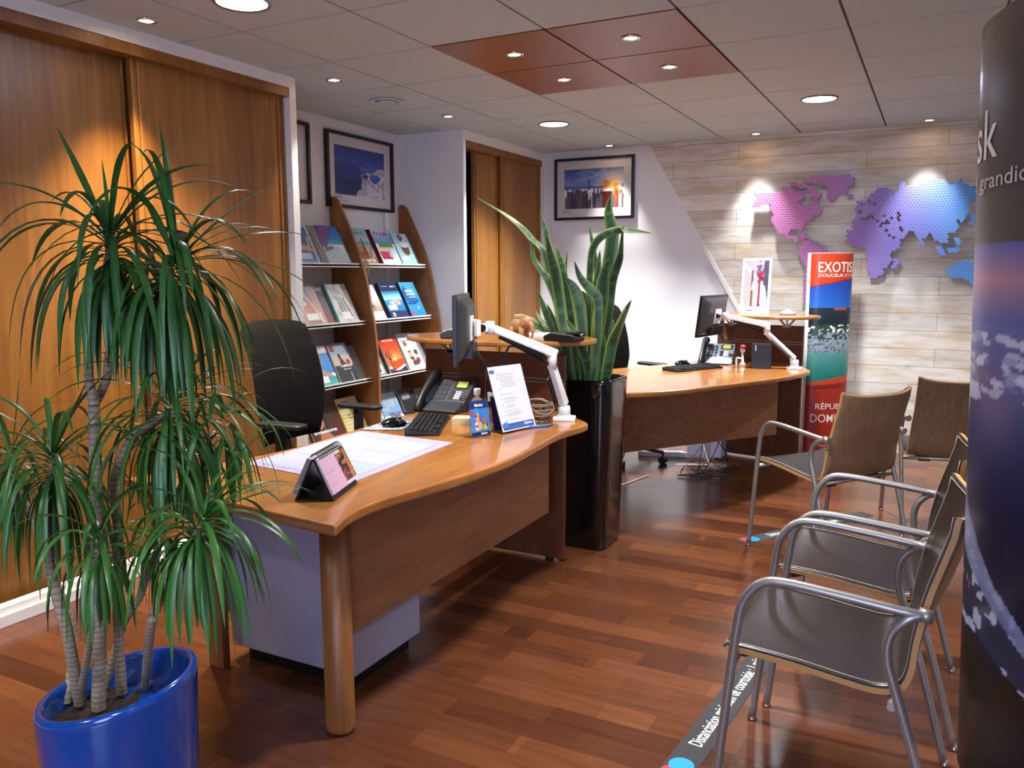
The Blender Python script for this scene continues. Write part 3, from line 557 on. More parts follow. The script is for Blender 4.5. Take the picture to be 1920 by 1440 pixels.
p = P(9).g('#f0eff2', '#eceaf0', 0, 1); p.g('#b99c78', '#d8d4d0', .24, .5); p.ell(.45, .36, .2, .1, '#8a8c92'); p.ell(.45, .38, .09, .05, '#3a4a5a'); p.lines(.2, .7, .62, .66, 2, '#9aa4c0')
brochure(1, 4.635, 4.845, p, 'white brochure with a small round stone photo, second shelf middle', behind=1, behind_label='spare copy behind the white stone photo brochure', h=.275)
p = P(10).g('#1f2f5a', '#202c54', 0, 1); p.g('#2c6aa0', '#3fa0d0', .2, .52); p.g('#bfe4f4', '#4fb0dc', .52, .7); p.rect(0, .7, 1, .74, '#3f8fae'); p.poly([(.2, .44), (.5, .5), (.85, .46), (.8, .38), (.5, .36)], '#d8e0e6'); p.blob(.4, .35, .85, .48, 12, .5, '#c07a5a', .7); p.rect(.1, .24, .55, .36, '#f2f2f4'); p.ell(.22, .1, .08, .06, '#e8ecf4'); p.ell(.22, .1, .04, .03, '#1f2f5a')
brochure(1, 4.905, 5.13, p, 'navy blue cruise brochure with a white ship on turquoise sea, second shelf', [('MSC', .6, .86, .045, .3, '#f0f4fa'), ('CROISIERES', .1, .88, .02, .35, '#c8d4ea')], thick=.028, spine='#121833', h=.29)
p = P(11).g('#2a78c8', '#4fb0dc', 0, 1); p.poly([(0, .45), (0, .75), (.2, .9), (.45, .68), (.75, .6), (.85, .45), (.5, .4)], '#2f5f9c'); p.poly([(0, .4), (.5, .42), (.95, .46), (.6, .36), (.1, .34)], '#1f4a80'); p.ell(.66, .25, .04, .05, '#dfe8f0'); p.rect(.05, .05, .25, .12, '#d03a6a'); p.g('#2f80cc', '#2a70bc', 0, .04)
brochure(1, 5.17, 5.37, p, 'bright blue iceberg brochure with bold white title, right end of second shelf', [('NORDIC', .22, .7, .075, .5, '#e4eaf0'), ('NORVÈGE', .22, .61, .075, .55, '#e4eaf0'), ('ARCTIQUE', .3, .54, .035, .45, '#e4eaf0')], thick=.02, spine='#1a3050', h=.29)
# ---- third row
p = P(12).g('#3a8ad0', '#4a98dc', .3, .82); p.g('#ecebec', '#f0eff0', .82, 1); p.poly([(0, .78), (.3, .82), (.9, .72), (.5, .7), (.15, .6)], '#a39a92'); p.poly([(0, .52), (.4, .58), (.75, .62), (.5, .5), (0, .46)], '#b08a74'); p.poly([(0, .3), (.1, .4), (.35, .34), (.55, .4), (.9, .24), (.95, .18), (0, .2)], '#b89a8a'); p.g('#4fb8b0', '#3fa09c', 0, .2); p.rect(.1, .08, .62, .22, '#f2f2f4')
brochure(2, 4.035, 4.25, p, 'brochure of rocks and blue sea beside the office chair back, third shelf', [('L\u2019ÉTÉ', .5, .9, .04, .3, '#7a7a80')], h=.28)
p = P(13).g('#d8b89c', '#8fb0dc', .42, 1); p.g('#30343c', '#3a3e46', 0, .42); p.ell(.42, .66, .07, .07, '#1c1a20'); p.poly([(.34, .44), (.38, .62), (.5, .62), (.6, .5), (.66, .44)], '#5a2a2c'); p.ell(.78, .5, .1, .08, '#a8442c'); p.rect(.04, .8, .3, .95, '#a02a30'); p.poly([(.7, .0), (.74, .0), (.72, .25), (.71, .25)], '#e6e6e6')
brochure(2, 4.275, 4.465, p, 'brochure with a woman seated on a desert road, red badge, third shelf', [('L\u2019AMÉRIQUE', .3, .37, .08, .62, '#f2f2f2'), ('des routes', .4, .31, .035, .4, '#e0e0e0')], h=.285)
p = P(14).g('#e2ecea', '#cfe0d8', 0, 1); p.ell(.65, .45, .25, .16, '#6f8a3a', .9); p.blob(.3, .3, 1, .62, 18, .5, '#3f6a2a', .8); p.blob(.2, .6, .9, 1, 8, .6, '#7fa06a', .7); p.rect(.6, .1, .8, .2, '#2f4f8a'); p.g('#4f7a3a', '#5f8a44', 0, .05)
brochure(2, 4.64, 4.762, p, 'narrow white brochure with a green palm, half hidden by rack side', h=.275)
p = P(15).g('#e0662c', '#c03a20', .2, 1); p.glow(.52, .42, .4, .14, '#ffb060', .8); p.ell(.5, .38, .08, .05, '#ffe0a0'); p.poly([(.2, .05), (.25, .32), (.95, .36), (1, .25), (.7, .16), (.4, .1)], '#d04a24'); p.poly([(.14, .0), (.2, .0), (.27, .45), (.22, .45)], '#241418')
for a in range(9): 
    t = a*.7; p.poly([(.24, .5), (.24+.2*math.cos(t), .5+.13*math.sin(t)), (.24+.2*math.cos(t+.3), .49+.13*math.sin(t+.3))], '#2a1518')
p.poly([(0, 0), (0, .16), (.25, .06), (.6, .08), (1, .18), (1, 0)], '#332a3c'); p.poly([(.65, .34), (.9, .36), (.92, .34)], '#5a2418')
brochure(2, 4.84, 5.058, p, 'orange sunset brochure with a black palm silhouette, third shelf', [('EXOTISMES', .2, .88, .05, .6, '#f6e6dc')], h=.285)
p = P(16).g('#e8e6e6', '#e4e2e2', 0, 1); p.g('#c8c8cc', '#d4d4d6', .84, 1); p.rect(.08, .79, .92, .82, '#2c2c30')
for k in range(14):
    x, y = .12+.72*p.r.rand(), .08+.62*p.r.rand(); p.rect(x, y, x+.2, y+.12, random.choice(['#8a5a44', '#b87a5a', '#5a4038', '#caa88c', '#c9cdd4', '#7a3a2c']))
brochure(2, 5.08, 5.29, p, 'white brochure with a collage of brown photos, third shelf behind the high counter', h=.3)
# ---- bottom row
p = P(17).g('#5a3426', '#3a2622', 0, 1); p.ell(.4, .7, .24, .26, '#c58a6c'); p.ell(.33, .74, .05, .018, '#3a201c'); p.ell(.5, .76, .05, .018, '#3a201c'); p.ell(.42, .55, .08, .025, '#a0423c'); p.poly([(.2, 0), (.3, .35), (.6, .4), (.85, .1), (.8, 0)], '#b57a62'); p.rect(.6, .4, .72, 1, '#241a1a'); p.ell(.48, .08, .08, .06, '#f0eaea')
brochure(3, 3.995, 4.245, p, 'brochure with a woman\u2019s face, lowest visible shelf behind the armrest', [('Évasions', .1, .34, .11, .88, '#f6f2f2')], h=.285, spine='#c8c8c4')
p = P(18).g('#6a2a1c', '#4a1c16', 0, 1); brochure(3, 4.245, 4.32, p, 'dark red brochure squeezed beside the yellow note pad brochure', h=.29)
p = P(19).g('#d9c98e', '#e2d39c', 0, 1); [p.rect(.05, y, .95, y+.008, '#b8a878') for y in (.12, .2, .28, .36, .44, .52, .6, .68, .76)]; p.rect(.42, .22, .86, .38, '#e0bc2c'); p.rect(0, 0, .05, 1, '#c8a834')
brochure(3, 4.325, 4.55, p, 'yellow lined note pad brochure with handwritten black title, lowest visible shelf', [('C\u2019EST GRAVE', .28, .56, .055, .55, '#3a3630'), ('VACANCES ?', .34, .48, .055, .5, '#3a3630'), ('CIRCUITS', .46, .31, .05, .36, '#6a5418'), ('SÉJOURS', .46, .24, .05, .34, '#6a5418'), ('Visiteurs', .25, .88, .05, .4, '#5a5a40')], thick=.03, spine='#b8982c', h=.305)
p = P(20).g('#3a5a98', '#6a90c8', 0, 1); p.poly([(0, 0), (0, .4), (.4, .6), (.7, .3), (1, .5), (1, 0)], '#c8d4e4'); p.blob(0, 0, 1, .5, 8, .6, '#4a6a9c', .8)
brochure(3, 4.615, 4.765, p, 'blue and white mountain brochure, mostly behind the rack side, bottom shelf', h=.29)
p = P(21).g('#7aa0cc', '#86a8c8', .35, 1); p.blob(0, .5, 1, 1, 6, .5, '#b4c0c8', .6); p.poly([(.2, .12), (.3, .4), (.45, .5), (.6, .36), (.8, .44), (.95, .2), (.9, .1)], '#b08a68'); p.blob(.2, .1, .95, .42, 16, .5, '#3a5a98', .8); p.g('#dfe6ec', '#d6dfe8', 0, .12); p.rect(.2, .04, .5, .12, '#2f66b0'); p.rect(.55, .06, .85, .12, '#c86a4a')
brochure(3, 4.775, 5.0, p, 'sky blue brochure with a crowd of people, bottom shelf left of the telephone', h=.275, behind=1, behind_label='spare copy behind the sky blue crowd brochure')
p = P(22).g('#26262a', '#303036', 0, 1); p.rect(.1, .7, .6, .86, '#8a8a90')
brochure(3, 5.04, 5.25, p, 'black brochure on the bottom shelf behind the telephone handset', h=.28)
cd = MB()
for k in range(5):
    a = k*1.3; cd.tube(crom([(0, .0, .0), (.02+.012*math.cos(a), -.012, -.05-.01*k), (.01*math.sin(a), -.016, -.1-.012*k), (-.012*math.cos(a), -.012, -.06), (0, 0, 0)], 5), .0022, 6)
t = thing('cord_tangle', 'tangled beige cord hanging on the rack between the two bays', 'cord', (-3.545, 4.62, 1.49), 0.6); cd.build('cord', mat('beige_cord', '#b39a78', rough=.7), t)

# ================================================================ desks
def desk_top(parent, outline, z, t=.032):
    pts = [tuple(p[:2]) for p in crom([(a, b, 0) for a, b in outline], 5, True)] if False else outline
    MB().prism(pts, z-t, z, 'z').build('desk_top', desk_wood, parent, world=True, bevel=.011, seg=4)
front = [tuple(p[:2]) for p in crom([(-1.345, 1.60, 0), (-1.385, 1.72, 0), (-1.388, 1.86, 0), (-1.352, 2.06, 0), (-1.315, 2.3, 0), (-1.300, 2.5, 0), (-1.315, 2.72, 0), (-1.335, 2.99, 0), (-1.312, 3.2, 0), (-1.33, 3.27, 0), (-1.42, 3.36, 0), (-1.52, 3.487, 0)], 6)]
rear = [(-2.31, 3.487), (-2.2, 3.3)]+[tuple(p[:2]) for p in crom([(-2.15, 3.1, 0), (-2.13, 2.7, 0), (-2.11, 2.3, 0), (-2.17, 1.98, 0), (-2.28, 1.69, 0)], 4)]
dk = thing('reception_desk', 'glossy wavy wooden desk in the foreground with a spiral calendar on it', 'desk', (-1.9, 2.5, 0))
desk_top(dk, front+rear, .74)
MB().prism([(-1.53+.012*math.sin(0), 1.88), (-1.53, 3.31), (-1.548, 3.31), (-1.548, 1.88)], .295, .707, 'z').build('modesty_panel', mod_wood, dk, world=True, bevel=.002)
MB().lathe([(.041, 0), (.042, .012), (.042, .70)], (-1.548, 1.835, .006), n=28, sx=1.1, sy=1.0).build('leg', leg_wood, dk, world=True)
MB().box(-2.235, 1.95, .0, -2.165, 1.985, .708).build('leg', leg_wood, dk, world=True, bevel=.004)
MB().box(-2.232, 1.985, .2, -2.168, 2.03, .708).build('cable_channel', mat('cable_channel', '#8a8c96', rough=.5), dk, world=True)
MB().box(-2.26, 1.8, .672, -1.6, 1.84, .708).box(-1.60, 1.8, .672, -1.56, 3.3, .708).box(-2.2, 1.84, .672, -2.16, 3.48, .708).build('under_frame', mat('frame_grey', '#6c6878', rough=.4, metal=.3), dk, world=True)
def end_panel(parent, x1, x0, y, M=None):
    ep = MB().m(0).box(x0, y, .012, x1, y+.024, 1.005, M=M); e = ep.build('end_panel', dark_wood, parent, world=True, bevel=.002)
    g = MB(); 
    for z in (.885, .868): g.box(x0, y-.002, z, x1, y+.001, z+.006, M=M)
    g.build('metal_strip', alu, parent, world=True)
    f = MB(); 
    for xx in (x1-.08, x0+.08): f.lathe([(.02, 0), (.02, .012)], (xx, y+.012, 0), n=12, M=M)
    f.build('foot_pad', black_pl, parent, world=True)
    MB().box(x0+.02, y+.024, .955, x1-.1, y+.15, .985, M=M).build('ledge', white2, parent, world=True)
end_panel(dk, -1.535, -2.31, 3.49)
def counter(parent, c, rx, ry, z, rz, M=None, by=0):
    pts = []
    for k in range(48):
        a = 2*PI*k/48; e = .8
        pts.append(Vector((rx*math.copysign(abs(math.cos(a))**1.15, math.cos(a)), ry*math.copysign(abs(math.sin(a))**1.0, math.sin(a)), 0)))
    Mx = Matrix.Translation((c[0], c[1], 0)) @ Matrix.Rotation(rz, 4, 'Z'); pts = [tuple((Mx @ v)[:2]) for v in pts]
    MB().prism(pts, z-.024, z, 'z').build('counter_top', desk_wood, parent, world=True, bevel=.008, seg=3)
counter(dk, (-1.905, 3.53), .50, .30, 1.078, R(3))
def brackets(parent, xs, y, z0, z1, M=None, spread=.07):
    M = M or Matrix()
    for x in xs:
        b = MB()
        for s in (-1, 0, 1): b.beam(M @ Vector((x, y, z0)), M @ Vector((x+s*spread, y-.0, z1)), .014, .008, upv=(0, 1, 0))
        b.box(x-.03, y-.004, z0-.0, x+.03, y+.02, z0+.016, M=M)
        b.build('bracket', alu, parent, world=True)
brackets(dk, (-2.16, -1.68), 3.49, .99, 1.054)

ped = thing('drawer_pedestal', 'lavender grey metal drawer pedestal under the front desk', 'drawer unit', (-1.92, 2.22, 0))
lav = mat('lavender_grey_metal', '#a2a1b6', rough=.38)
MB().box(-2.185, 2.03, .055, -1.648, 2.42, .60).build('cabinet_body', lav, ped, world=True, bevel=.003)
for z0, z1 in ((.06, .23), (.236, .41), (.416, .595)): MB().box(-2.205, 2.034, z0, -2.186, 2.416, z1).build('drawer', lav, ped, world=True, bevel=.003)
MB().box(-2.15, 2.06, 0, -1.68, 2.39, .055).build('plinth', black_pl, ped, world=True)

# second desk
D2 = thing('reception_desk', 'wooden desk with bulging front by the plank wall, telephone and black box on it', 'desk', (-1.4, 5.3, 0))
f2 = [tuple(p[:2]) for p in crom([(-1.86, 4.02, 0), (-1.66, 4.06, 0), (-1.437, 4.214, 0), (-1.30, 4.36, 0), (-1.19, 4.53, 0), (-1.07, 4.78, 0), (-.92, 5.07, 0), (-.80, 5.35, 0), (-.735, 5.62, 0), (-.73, 5.72, 0), (-.78, 5.85, 0), (-.845, 6.10, 0)], 5)]
r2_ = [(-1.46, 6.29), (-1.56, 6.0)]+[tuple(p[:2]) for p in crom([(-1.64, 5.76, 0), (-1.78, 5.5, 0), (-1.98, 5.15, 0), (-2.2, 4.7, 0)], 4)]
desk_top(D2, f2+r2_, .74)
a2 = R(-13); PM = Matrix.Translation((-.84, 6.12, 0)) @ Matrix.Rotation(a2, 4, 'Z')
end_panel(D2, 0, -.66, 0, M=PM)
mA, mB_ = Vector((-1.72, 4.74, 0)), Vector((-.95, 5.80, 0)); mp_ = (mA+mB_)/2
MB().beam((mA.x, mA.y, .485), (mB_.x, mB_.y, .485), .018, .43).build('modesty_panel', mod_wood, D2, world=True, bevel=.002)
counter(D2, (-1.13, 6.03), .43, .26, 1.09, a2)
brackets(D2, (-.12, -.55), 0, .99, 1.066, M=PM)
MB().lathe([(.022, 0), (.022, .705)], (-1.45, 5.92, 0), n=16).box(-1.48, 5.89, .69, -1.42, 5.95, .708).build('leg', white_pl, D2, world=True)
MB().lathe([(.03, 0), (.03, .705)], (-1.95, 4.45, 0), n=16).build('leg', leg_wood, D2, world=True)
MB().box(-1.62, 5.98, .02, -1.36, 6.12, .64).build('cable_cabinet', lav, D2, world=True, bevel=.003)

# ================================================================ things on the front desk
leather = mat('dark_brown_leather', '#261f1a', rough=.31, bump=.1, bscale=260, spec=.5)
fabric = mat('black_fabric', '#0d0a0a', rough=.9, bump=.3, bscale=500, spec=.2)
soft_black = mat('soft_black_plastic', '#15161a', rough=.45)
def rounded(x0, y0, x1, y1, r, n=5):
    pts = []
    for cx, cy, a0 in ((x1-r, y1-r, 0), (x0+r, y1-r, 90), (x0+r, y0+r, 180), (x1-r, y0+r, 270)):
        pts += [(cx+r*math.cos(R(a0+90*k/n)), cy+r*math.sin(R(a0+90*k/n))) for k in range(n+1)]
    return pts
# paper sheets under a clear desk pad
T1 = .7405
pad = thing('desk_pad', 'large translucent desk pad with printed sheets on front desk', 'desk pad', (-1.85, 2.3, T1))
c4 = [Vector(q) for q in ((-2.08, 2.01, 0), (-1.585, 1.955, 0), (-1.62, 2.63, 0), (-2.085, 2.66, 0))]
def quad(c, z): return lambda u, v: tuple((c[0]*(1-u)+c[1]*u)*(1-v)+(c[3]*(1-u)+c[2]*u)*v+Vector((0, 0, z)))
MB().prism([tuple(q[:2]) for q in c4], T1, T1+.0016, 'z').build('pad_sheet', mat('pad_violet_clear', '#b4acca', rough=.2), pad, world=True)
p = Pic(100, 120, 31); p.g('#b9bedd', '#b3bbdb', 0, 1)
for x0, y0, x1, y1, c in ((.03, .05, .4, .5, '#c6c9e2'), (.42, .02, .74, .3, '#cccfe6'), (.1, .55, .5, .98, '#bfc6e0'), (.45, .34, .97, .95, '#c9cce4'), (.76, .05, .98, .3, '#b9c8e2')):
    p.rect(x0-.008, y0-.008, x1+.008, y1+.008, '#aeb0cc').rect(x0, y0, x1, y1, c); p.lines(x0+.03, x1-.03, y0+.05, y1-.05, int((y1-y0)*26), '#b0b4cc', .55)
p.rect(.12, .9, .48, .97, '#9fb4dc', .7).rect(.46, .86, .94, .9, '#a8b0d0', .6).rect(.48, .6, .9, .63, '#d0a0b0', .6).rect(.05, .3, .3, .34, '#9fb4e0', .7).rect(.05, .42, .35, .44, '#d8a8b4', .6)
ins = [c4[0].lerp(c4[2], .05), c4[1].lerp(c4[3], .07), c4[2].lerp(c4[0], .08), c4[3].lerp(c4[1], .05)]
picture('printed_sheets', p, quad(ins, T1+.0021), pad, 'gloss', world=True)

# spiral desk calendar (tent)
cal = thing('desk_calendar', 'spiral-bound tent desk calendar with pink page on front desk corner', 'calendar', (-1.588, 1.858, T1+.001), R(109))
L, hw, hh = .205, .058, .118     # along x, half depth, height
MB().beam((-L/2, -hw, .001), (-L/2, -.004, hh), .004, .004)
tb = MB()
tb.prism([(-hw, 0), (-hw+.006, 0), (.001, hh), (-.005, hh)], -L/2, L/2, 'x'); tb.prism([(hw-.006, 0), (hw, 0), (.005, hh), (-.001, hh)], -L/2, L/2, 'x'); tb.prism([(-hw, 0), (hw, 0), (hw, .003), (-hw, .003)], -L/2, L/2, 'x'); tb.build('stand', black_pl, cal)
sl = math.atan2(hw, hh)
def slope(side, off):
    n = Vector((0, side*math.cos(sl), math.sin(sl)))
    return lambda u, v: tuple(Vector((-L/2*side*-1+L*u*side*-1 if side > 0 else -L/2+L*u, side*(hw*(1-(.12+.84*v))), hh*(.12+.84*v)))+n*off)
MB().prism([(-hw*.87-.001, hh*.12), (-.002-.0005, hh*.99), (-.002-.008, hh*.99+.004), (-hw*.87-.009, hh*.12+.004)], -L/2+.002, L/2-.002, 'x').build('page_block', paper, cal)
p = Pic(60, 40, 12); p.g('#dcb4cf', '#e0bcd4', 0, 1); p.lines(.1, .42, .2, .55, 6, '#a884a8', .7); p.rect(.6, 0, 1, 1, '#6a4030').blob(.6, 0, 1, 1, 16, .55, '#c08a5a', .9).blob(.6, .1, 1, .9, 12, .6, '#2a1a18', .9).rect(.6, 0, 1, .08, '#e2e0ea').poly([(.84, .1), (.9, .95), (.97, .9), (.98, .1)], '#c9874a', .8).rect(.62, .1, .8, .42, '#8a2a3c', .5); p.rect(.6, .9, .8, 1, '#d8dccc')
picture('page', p, slope(-1, .0105), cal)
MB().prism([(hw*.87+.001, hh*.12), (.0025, hh*.99), (.018, hh*.99+.006), (hw*.87+.016, hh*.12+.006)], -L/2+.002, L/2-.002, 'x').build('page_block', mat('calendar_grey_pages', '#a6a8b4', rough=.6), cal)
sp = MB()
for k in range(17):
    x = -L/2+.014+k*(L-.028)/16; sp.tube([(x, .014*math.cos(a), hh+.0005+.014*math.sin(a)) for a in np.linspace(-.9, PI+.9, 15)], .0013, 6)
sp.build('wire_binding', black_pl, cal)

# mouse mat and mouse
mm = thing('mouse_mat', 'blue and white patterned mouse mat beside the keyboard', 'mouse mat', (-2.04, 2.8, T1))
p = Pic(60, 60, 15); p.g('#d4dcec', '#d4dcec'); p.blob(0, 0, 1, 1, 22, .5, '#2f5a98', .95); p.blob(0, 0, 1, 1, 30, .62, '#7fa0cc', .9); p.poly([(.3, 0), (.6, 0), (.7, .35), (.3, .35)], '#eef0f6')
cm_ = [Vector(q) for q in ((-2.10, 2.675, 0), (-1.945, 2.745, 0), (-1.985, 2.93, 0), (-2.12, 2.925, 0))]
MB().prism([tuple(q[:2]) for q in cm_], T1, T1+.003, 'z').build('mat_base', black_pl, mm, world=True); picture('mat_print', p, quad([cm_[0], cm_[1], cm_[2], cm_[3]], T1+.0035), mm, 'matte', world=True)
def mouse(loc, rz, label, z=T1):
    o = thing('computer_mouse', label, 'mouse', (loc[0], loc[1], z), rz)
    MB().grid(lambda u, v: ((u-.5)*.112*math.cos((v-.5)*1.2), .034*math.sin((v-.5)*PI)*(1-.25*abs(2*u-1)**3)*(1 if abs(2*u-1) < .98 else .7), .001+.036*math.sin(PI*min(max(u*.9+.06, 0), 1))**.6*math.cos((v-.5)*PI)**.7 if 0 < v < 1 else .001), 16, 14).build('shell', black_gl, o)
    MB().tube([(.02, 0, .034), (.034, 0, .0335)], .004, 8).build('wheel', dark_grey, o)
    MB().tube(crom([(.055, 0, .006), (.09, .02, .004), (.13, .0, .003), (.17, .05, .003), (.2, .1, .003)], 6), .0018, 6).build('cable', black_pl, o)
    return o
mouse((-2.02, 2.80), R(50), 'glossy black computer mouse on the blue patterned mat', T1+.0038)
def keyboard(loc, rz, label, w_=.44, d_=.14):
    o = thing('keyboard', label, 'keyboard', (loc[0], loc[1], T1), rz)
    MB().prism([(-d_/2, 0), (d_/2, 0), (d_/2, .024), (-d_/2, .010)], -w_/2, w_/2, 'x').build('case', black_pl, o, bevel=.003)
    kb = MB()
    for r_ in range(6):
        n = 20; y = -d_/2+.012+r_*(d_-.024)/6+.009
        for c_ in range(n):
            if r_ == 0 and 4 <= c_ <= 8 and c_ != 4: continue
            x = -w_/2+.012+(c_+.5)*(w_-.024)/n; z = .010+(y+d_/2)/d_*.014; ww = (w_-.024)/n*.42 if not (r_ == 0 and c_ == 4) else .05
            kb.box(x-ww, y-.0078, z-.001, x+ww, y+.0078, z+.0055)
    kb.build('keys', mat('key_black', '#1b1c20', rough=.5), o)
    return o
keyboard((-1.90, 2.885), R(116), 'black keyboard angled towards the chair on the front desk')

# desk telephone (front desk: anthracite; back desk: silver)
def phone(loc, rz, label, body, z=T1):
    o = thing('desk_telephone', label, 'telephone', (loc[0], loc[1], z), rz)
    # local frame: x to the right, y away from the user, top face rises towards y
    W, D, z0, z1 = .19, .17, .05, .135
    MB().prism([(-D/2, .0), (-D/2, .022), (-D/2+.05, .040), (D/2, z1), (D/2+.01, z1-.012), (D/2-.03, .0)], -W/2-.005, W/2+.035, 'x').build('body', body, o, bevel=.005, seg=3)
    sy = (z1-.040)/(D-.05); ang = math.atan(sy); n = Vector((0, -math.sin(ang), math.cos(ang)))
    def on(x, t, off=0): return Vector((x, -D/2+.05+(D-.05)*t, .040+(z1-.040)*t))+n*off
    km = MB()
    for r_ in range(4):
        for c_ in range(3):
            a = on(-.045+c_*.024, .10+r_*.2, .001); b = on(-.045+c_*.024, .24+r_*.2, .001); km.beam(a, b, .018, .004, upv=n)
    km.build('number_keys', mat('phone_keys', '#303338', rough=.4), o)
    MB().beam(on(.075, .60, .001), on(.075, .93, .001), .066, .004, upv=n).build('screen_bezel', soft_black, o)
    MB().beam(on(.075, .64, .002), on(.075, .89, .002), .054, .004, upv=n).build('screen', mat('lcd_green', '#a8b45a', rough=.2, emit=.35), o)
    for sx in (.036, .114):
        b_ = MB()
        for k in range(3): b_.beam(on(sx, .62+.1*k, .001), on(sx, .67+.1*k, .001), .011, .003, upv=n)
        b_.build('side_keys', soft_black, o)
    lb = MB(); lk = MB()
    for k in range(4): lb.beam(on(.074, .16+.09*k, .001), on(.074, .215+.09*k, .001), .032, .002, upv=n)
    lk.beam(on(.043, .14, .001), on(.043, .5, .001), .02, .002, upv=n)
    lb.build('label_strips', paper, o); lk.build('lamp_keys', soft_black, o)
    Mw = Matrix.Translation(on(.112, .22, .001)) @ Matrix.Rotation(ang, 4, 'X')
    MB().lathe([(.017, 0), (.016, .003), (.008, .004), (.007, .002), (0, .002)], n=20, M=Mw).build('navigation_ring', dark_grey, o)
    MB().prism([(-D/2-.03, .006), (-D/2-.028, .014), (-D/2+.045, .046), (-D/2+.05, .040), (-D/2, 0)], -W/2+.045, W/2+.03, 'x').build('palm_rest', body, o, bevel=.003)
    hs = MB(); hx = -.088
    path = [on(hx+.01, -.5, .012), on(hx+.01, -.38, .026), on(hx+.01, 0, .040), on(hx+.01, .5, .042), on(hx+.01, .92, .034), on(hx+.01, 1.06, .018)]
    P_c = crom(path, 6); n_ = len(P_c); rr = [.027-.007*math.sin(PI*k/(n_-1))**2 for k in range(n_)]; rr[0] = .012; rr[1] = .021; rr[-1] = .012; rr[-2] = .021
    hs.tube(P_c, rr, 16); hs.build('handset', soft_black, o)
    MB().tube(crom([on(hx, -.5, .01), Vector((hx-.01, -D/2-.05, .01)), Vector((hx+.02, -D/2-.08, .006)), Vector((hx-.02, -D/2-.11, .006))], 8), .005, 8).build('handset_cord', soft_black, o)
    return o
phone((-2.075, 3.285), R(2), 'anthracite desk telephone with green screen on the front desk', mat('anthracite', '#3b3e43', rough=.4))

# acrylic holders
def printed(name, pic, w_, h_, parent, y): return picture(name, pic, flat(w_, h_, y), parent)
card = thing('sign_holder', 'small clear stand with blue name card beside the leaflet stand', 'name sign', (-1.58, 2.775, T1), (R(-8), 0, R(68)))
MB().box(-.05, -.003, 0, .05, 0, .158).build('acrylic_front', clear, card); MB().beam((0, .05, .001), (0, .001, .15), .1, .002).build('acrylic_back', clear, card)
p = Pic(40, 60, 17); p.g('#2a3a78', '#2f3f80', .78, 1).g('#3f8fe0', '#3a86d8', .12, .78).g('#26305a', '#26305a', 0, .12); p.ell(.1, .66, .1, .07, '#c8386a').ell(.34, .72, .12, .08, '#3f9fe6').ell(.4, .6, .07, .06, '#e0b040').poly([(.2, .18), (.25, .52), (.5, .55), (.6, .3), (.5, .14)], '#d8b08a').poly([(.65, .4), (.75, .6), (.85, .4)], '#c85a4a').ell(.72, .24, .16, .08, '#b0c86a').ell(.3, .3, .08, .12, '#e6dfe6').blob(.2, .14, .9, .6, 14, .68, '#7a4030', .8)
picture('printed_card', p, flat(.094, .142, -.0036, z0=.004), card)
lettering(card, [('Marine', -.022, .122, .013, .04, '#f2f2f8'), ('Salaün', .0, .010, .009, .03, '#f2f2f8')], lambda x, y: (x, -.0042, y))
card2 = thing('sign_holder', 'clear stand with dark blue card half hidden behind the leaflet stand', 'name sign', (-1.56, 2.93, T1), (R(-14), 0, R(55)))
MB().box(-.05, -.003, 0, .05, 0, .15).build('acrylic_front', clear, card2); p = Pic(30, 40, 19); p.g('#202850', '#2a3870'); p.blob(.2, .1, .9, .8, 6, .6, '#7a5a6a', .7); p.ell(.6, .5, .2, .2, '#3a5ab0')
picture('printed_card', p, flat(.094, .142, -.0036, z0=.004), card2)
sh = thing('leaflet_stand', 'slanted clear stand holding a white printed A4 notice', 'document holder', (-1.505, 2.965, T1), (R(-19), 0, R(75)))
MB().box(-.107, -.003, .001, .107, 0, .285).build('acrylic_front', clear, sh); MB().beam((0, .10, .03), (0, .0, .003), .21, .003).beam((0, .001, .265), (0, .10, .033), .21, .003).build('acrylic_back', clear, sh)
p = Pic(60, 84, 21); p.g('#eaeaf4', '#eceaf2'); p.rect(.04, .9, .96, .92, '#c87a90', .0); p.ell(.12, .92, .05, .035, '#2f86d8').ell(.05, .92, .03, .03, '#8a3a6a'); p.lines(.2, .95, .91, .935, 2, '#b86a86', .8, .1); p.lines(.2, .7, .86, .88, 2, '#c898a8', .6)
for (a, b, n_) in ((.68, .82, 9), (.6, .65, 3), (.53, .56, 2), (.44, .5, 4), (.34, .4, 4), (.27, .31, 2), (.21, .25, 3), (.15, .17, 2)):
    p.lines(.26, .72, a, b, n_, '#8f90a4', .6, .5); p.ell(.2, b-.005, .015, .012, '#30344a')
p.rect(.04, .02, .96, .11, '#2f56a8').ell(.14, .1, .07, .045, '#3f8ce0').ell(.06, .09, .04, .035, '#b04a7a').rect(.2, .035, .8, .09, '#4a78c8', .7)
picture('printed_notice', p, flat(.204, .272, -.0036, z0=.006), sh)
lettering(sh, [('Salaün', .035, .022, .011, .05, '#e8ecfa')], lambda x, y: (x, -.0043, y))
pen = thing('pen', 'blue ballpoint pen lying in front of the leaflet stand', 'pen', (-1.462, 3.06, T1+.0055), R(50))
MB().tube([(-.055, 0, 0), (.05, 0, 0)], .0052, 12).build('barrel', mat('pen_blue', '#2a74c0', rough=.3), pen); MB().tube([(.05, 0, 0), (.062, 0, 0), (.07, 0, 0)], [.005, .003, .001], 10).build('tip', mat('pen_tip', '#2c3c58', rough=.3), pen); MB().tube([(-.075, 0, 0), (-.055, 0, 0)], .0048, 10).build('clear_cap', clear, pen)
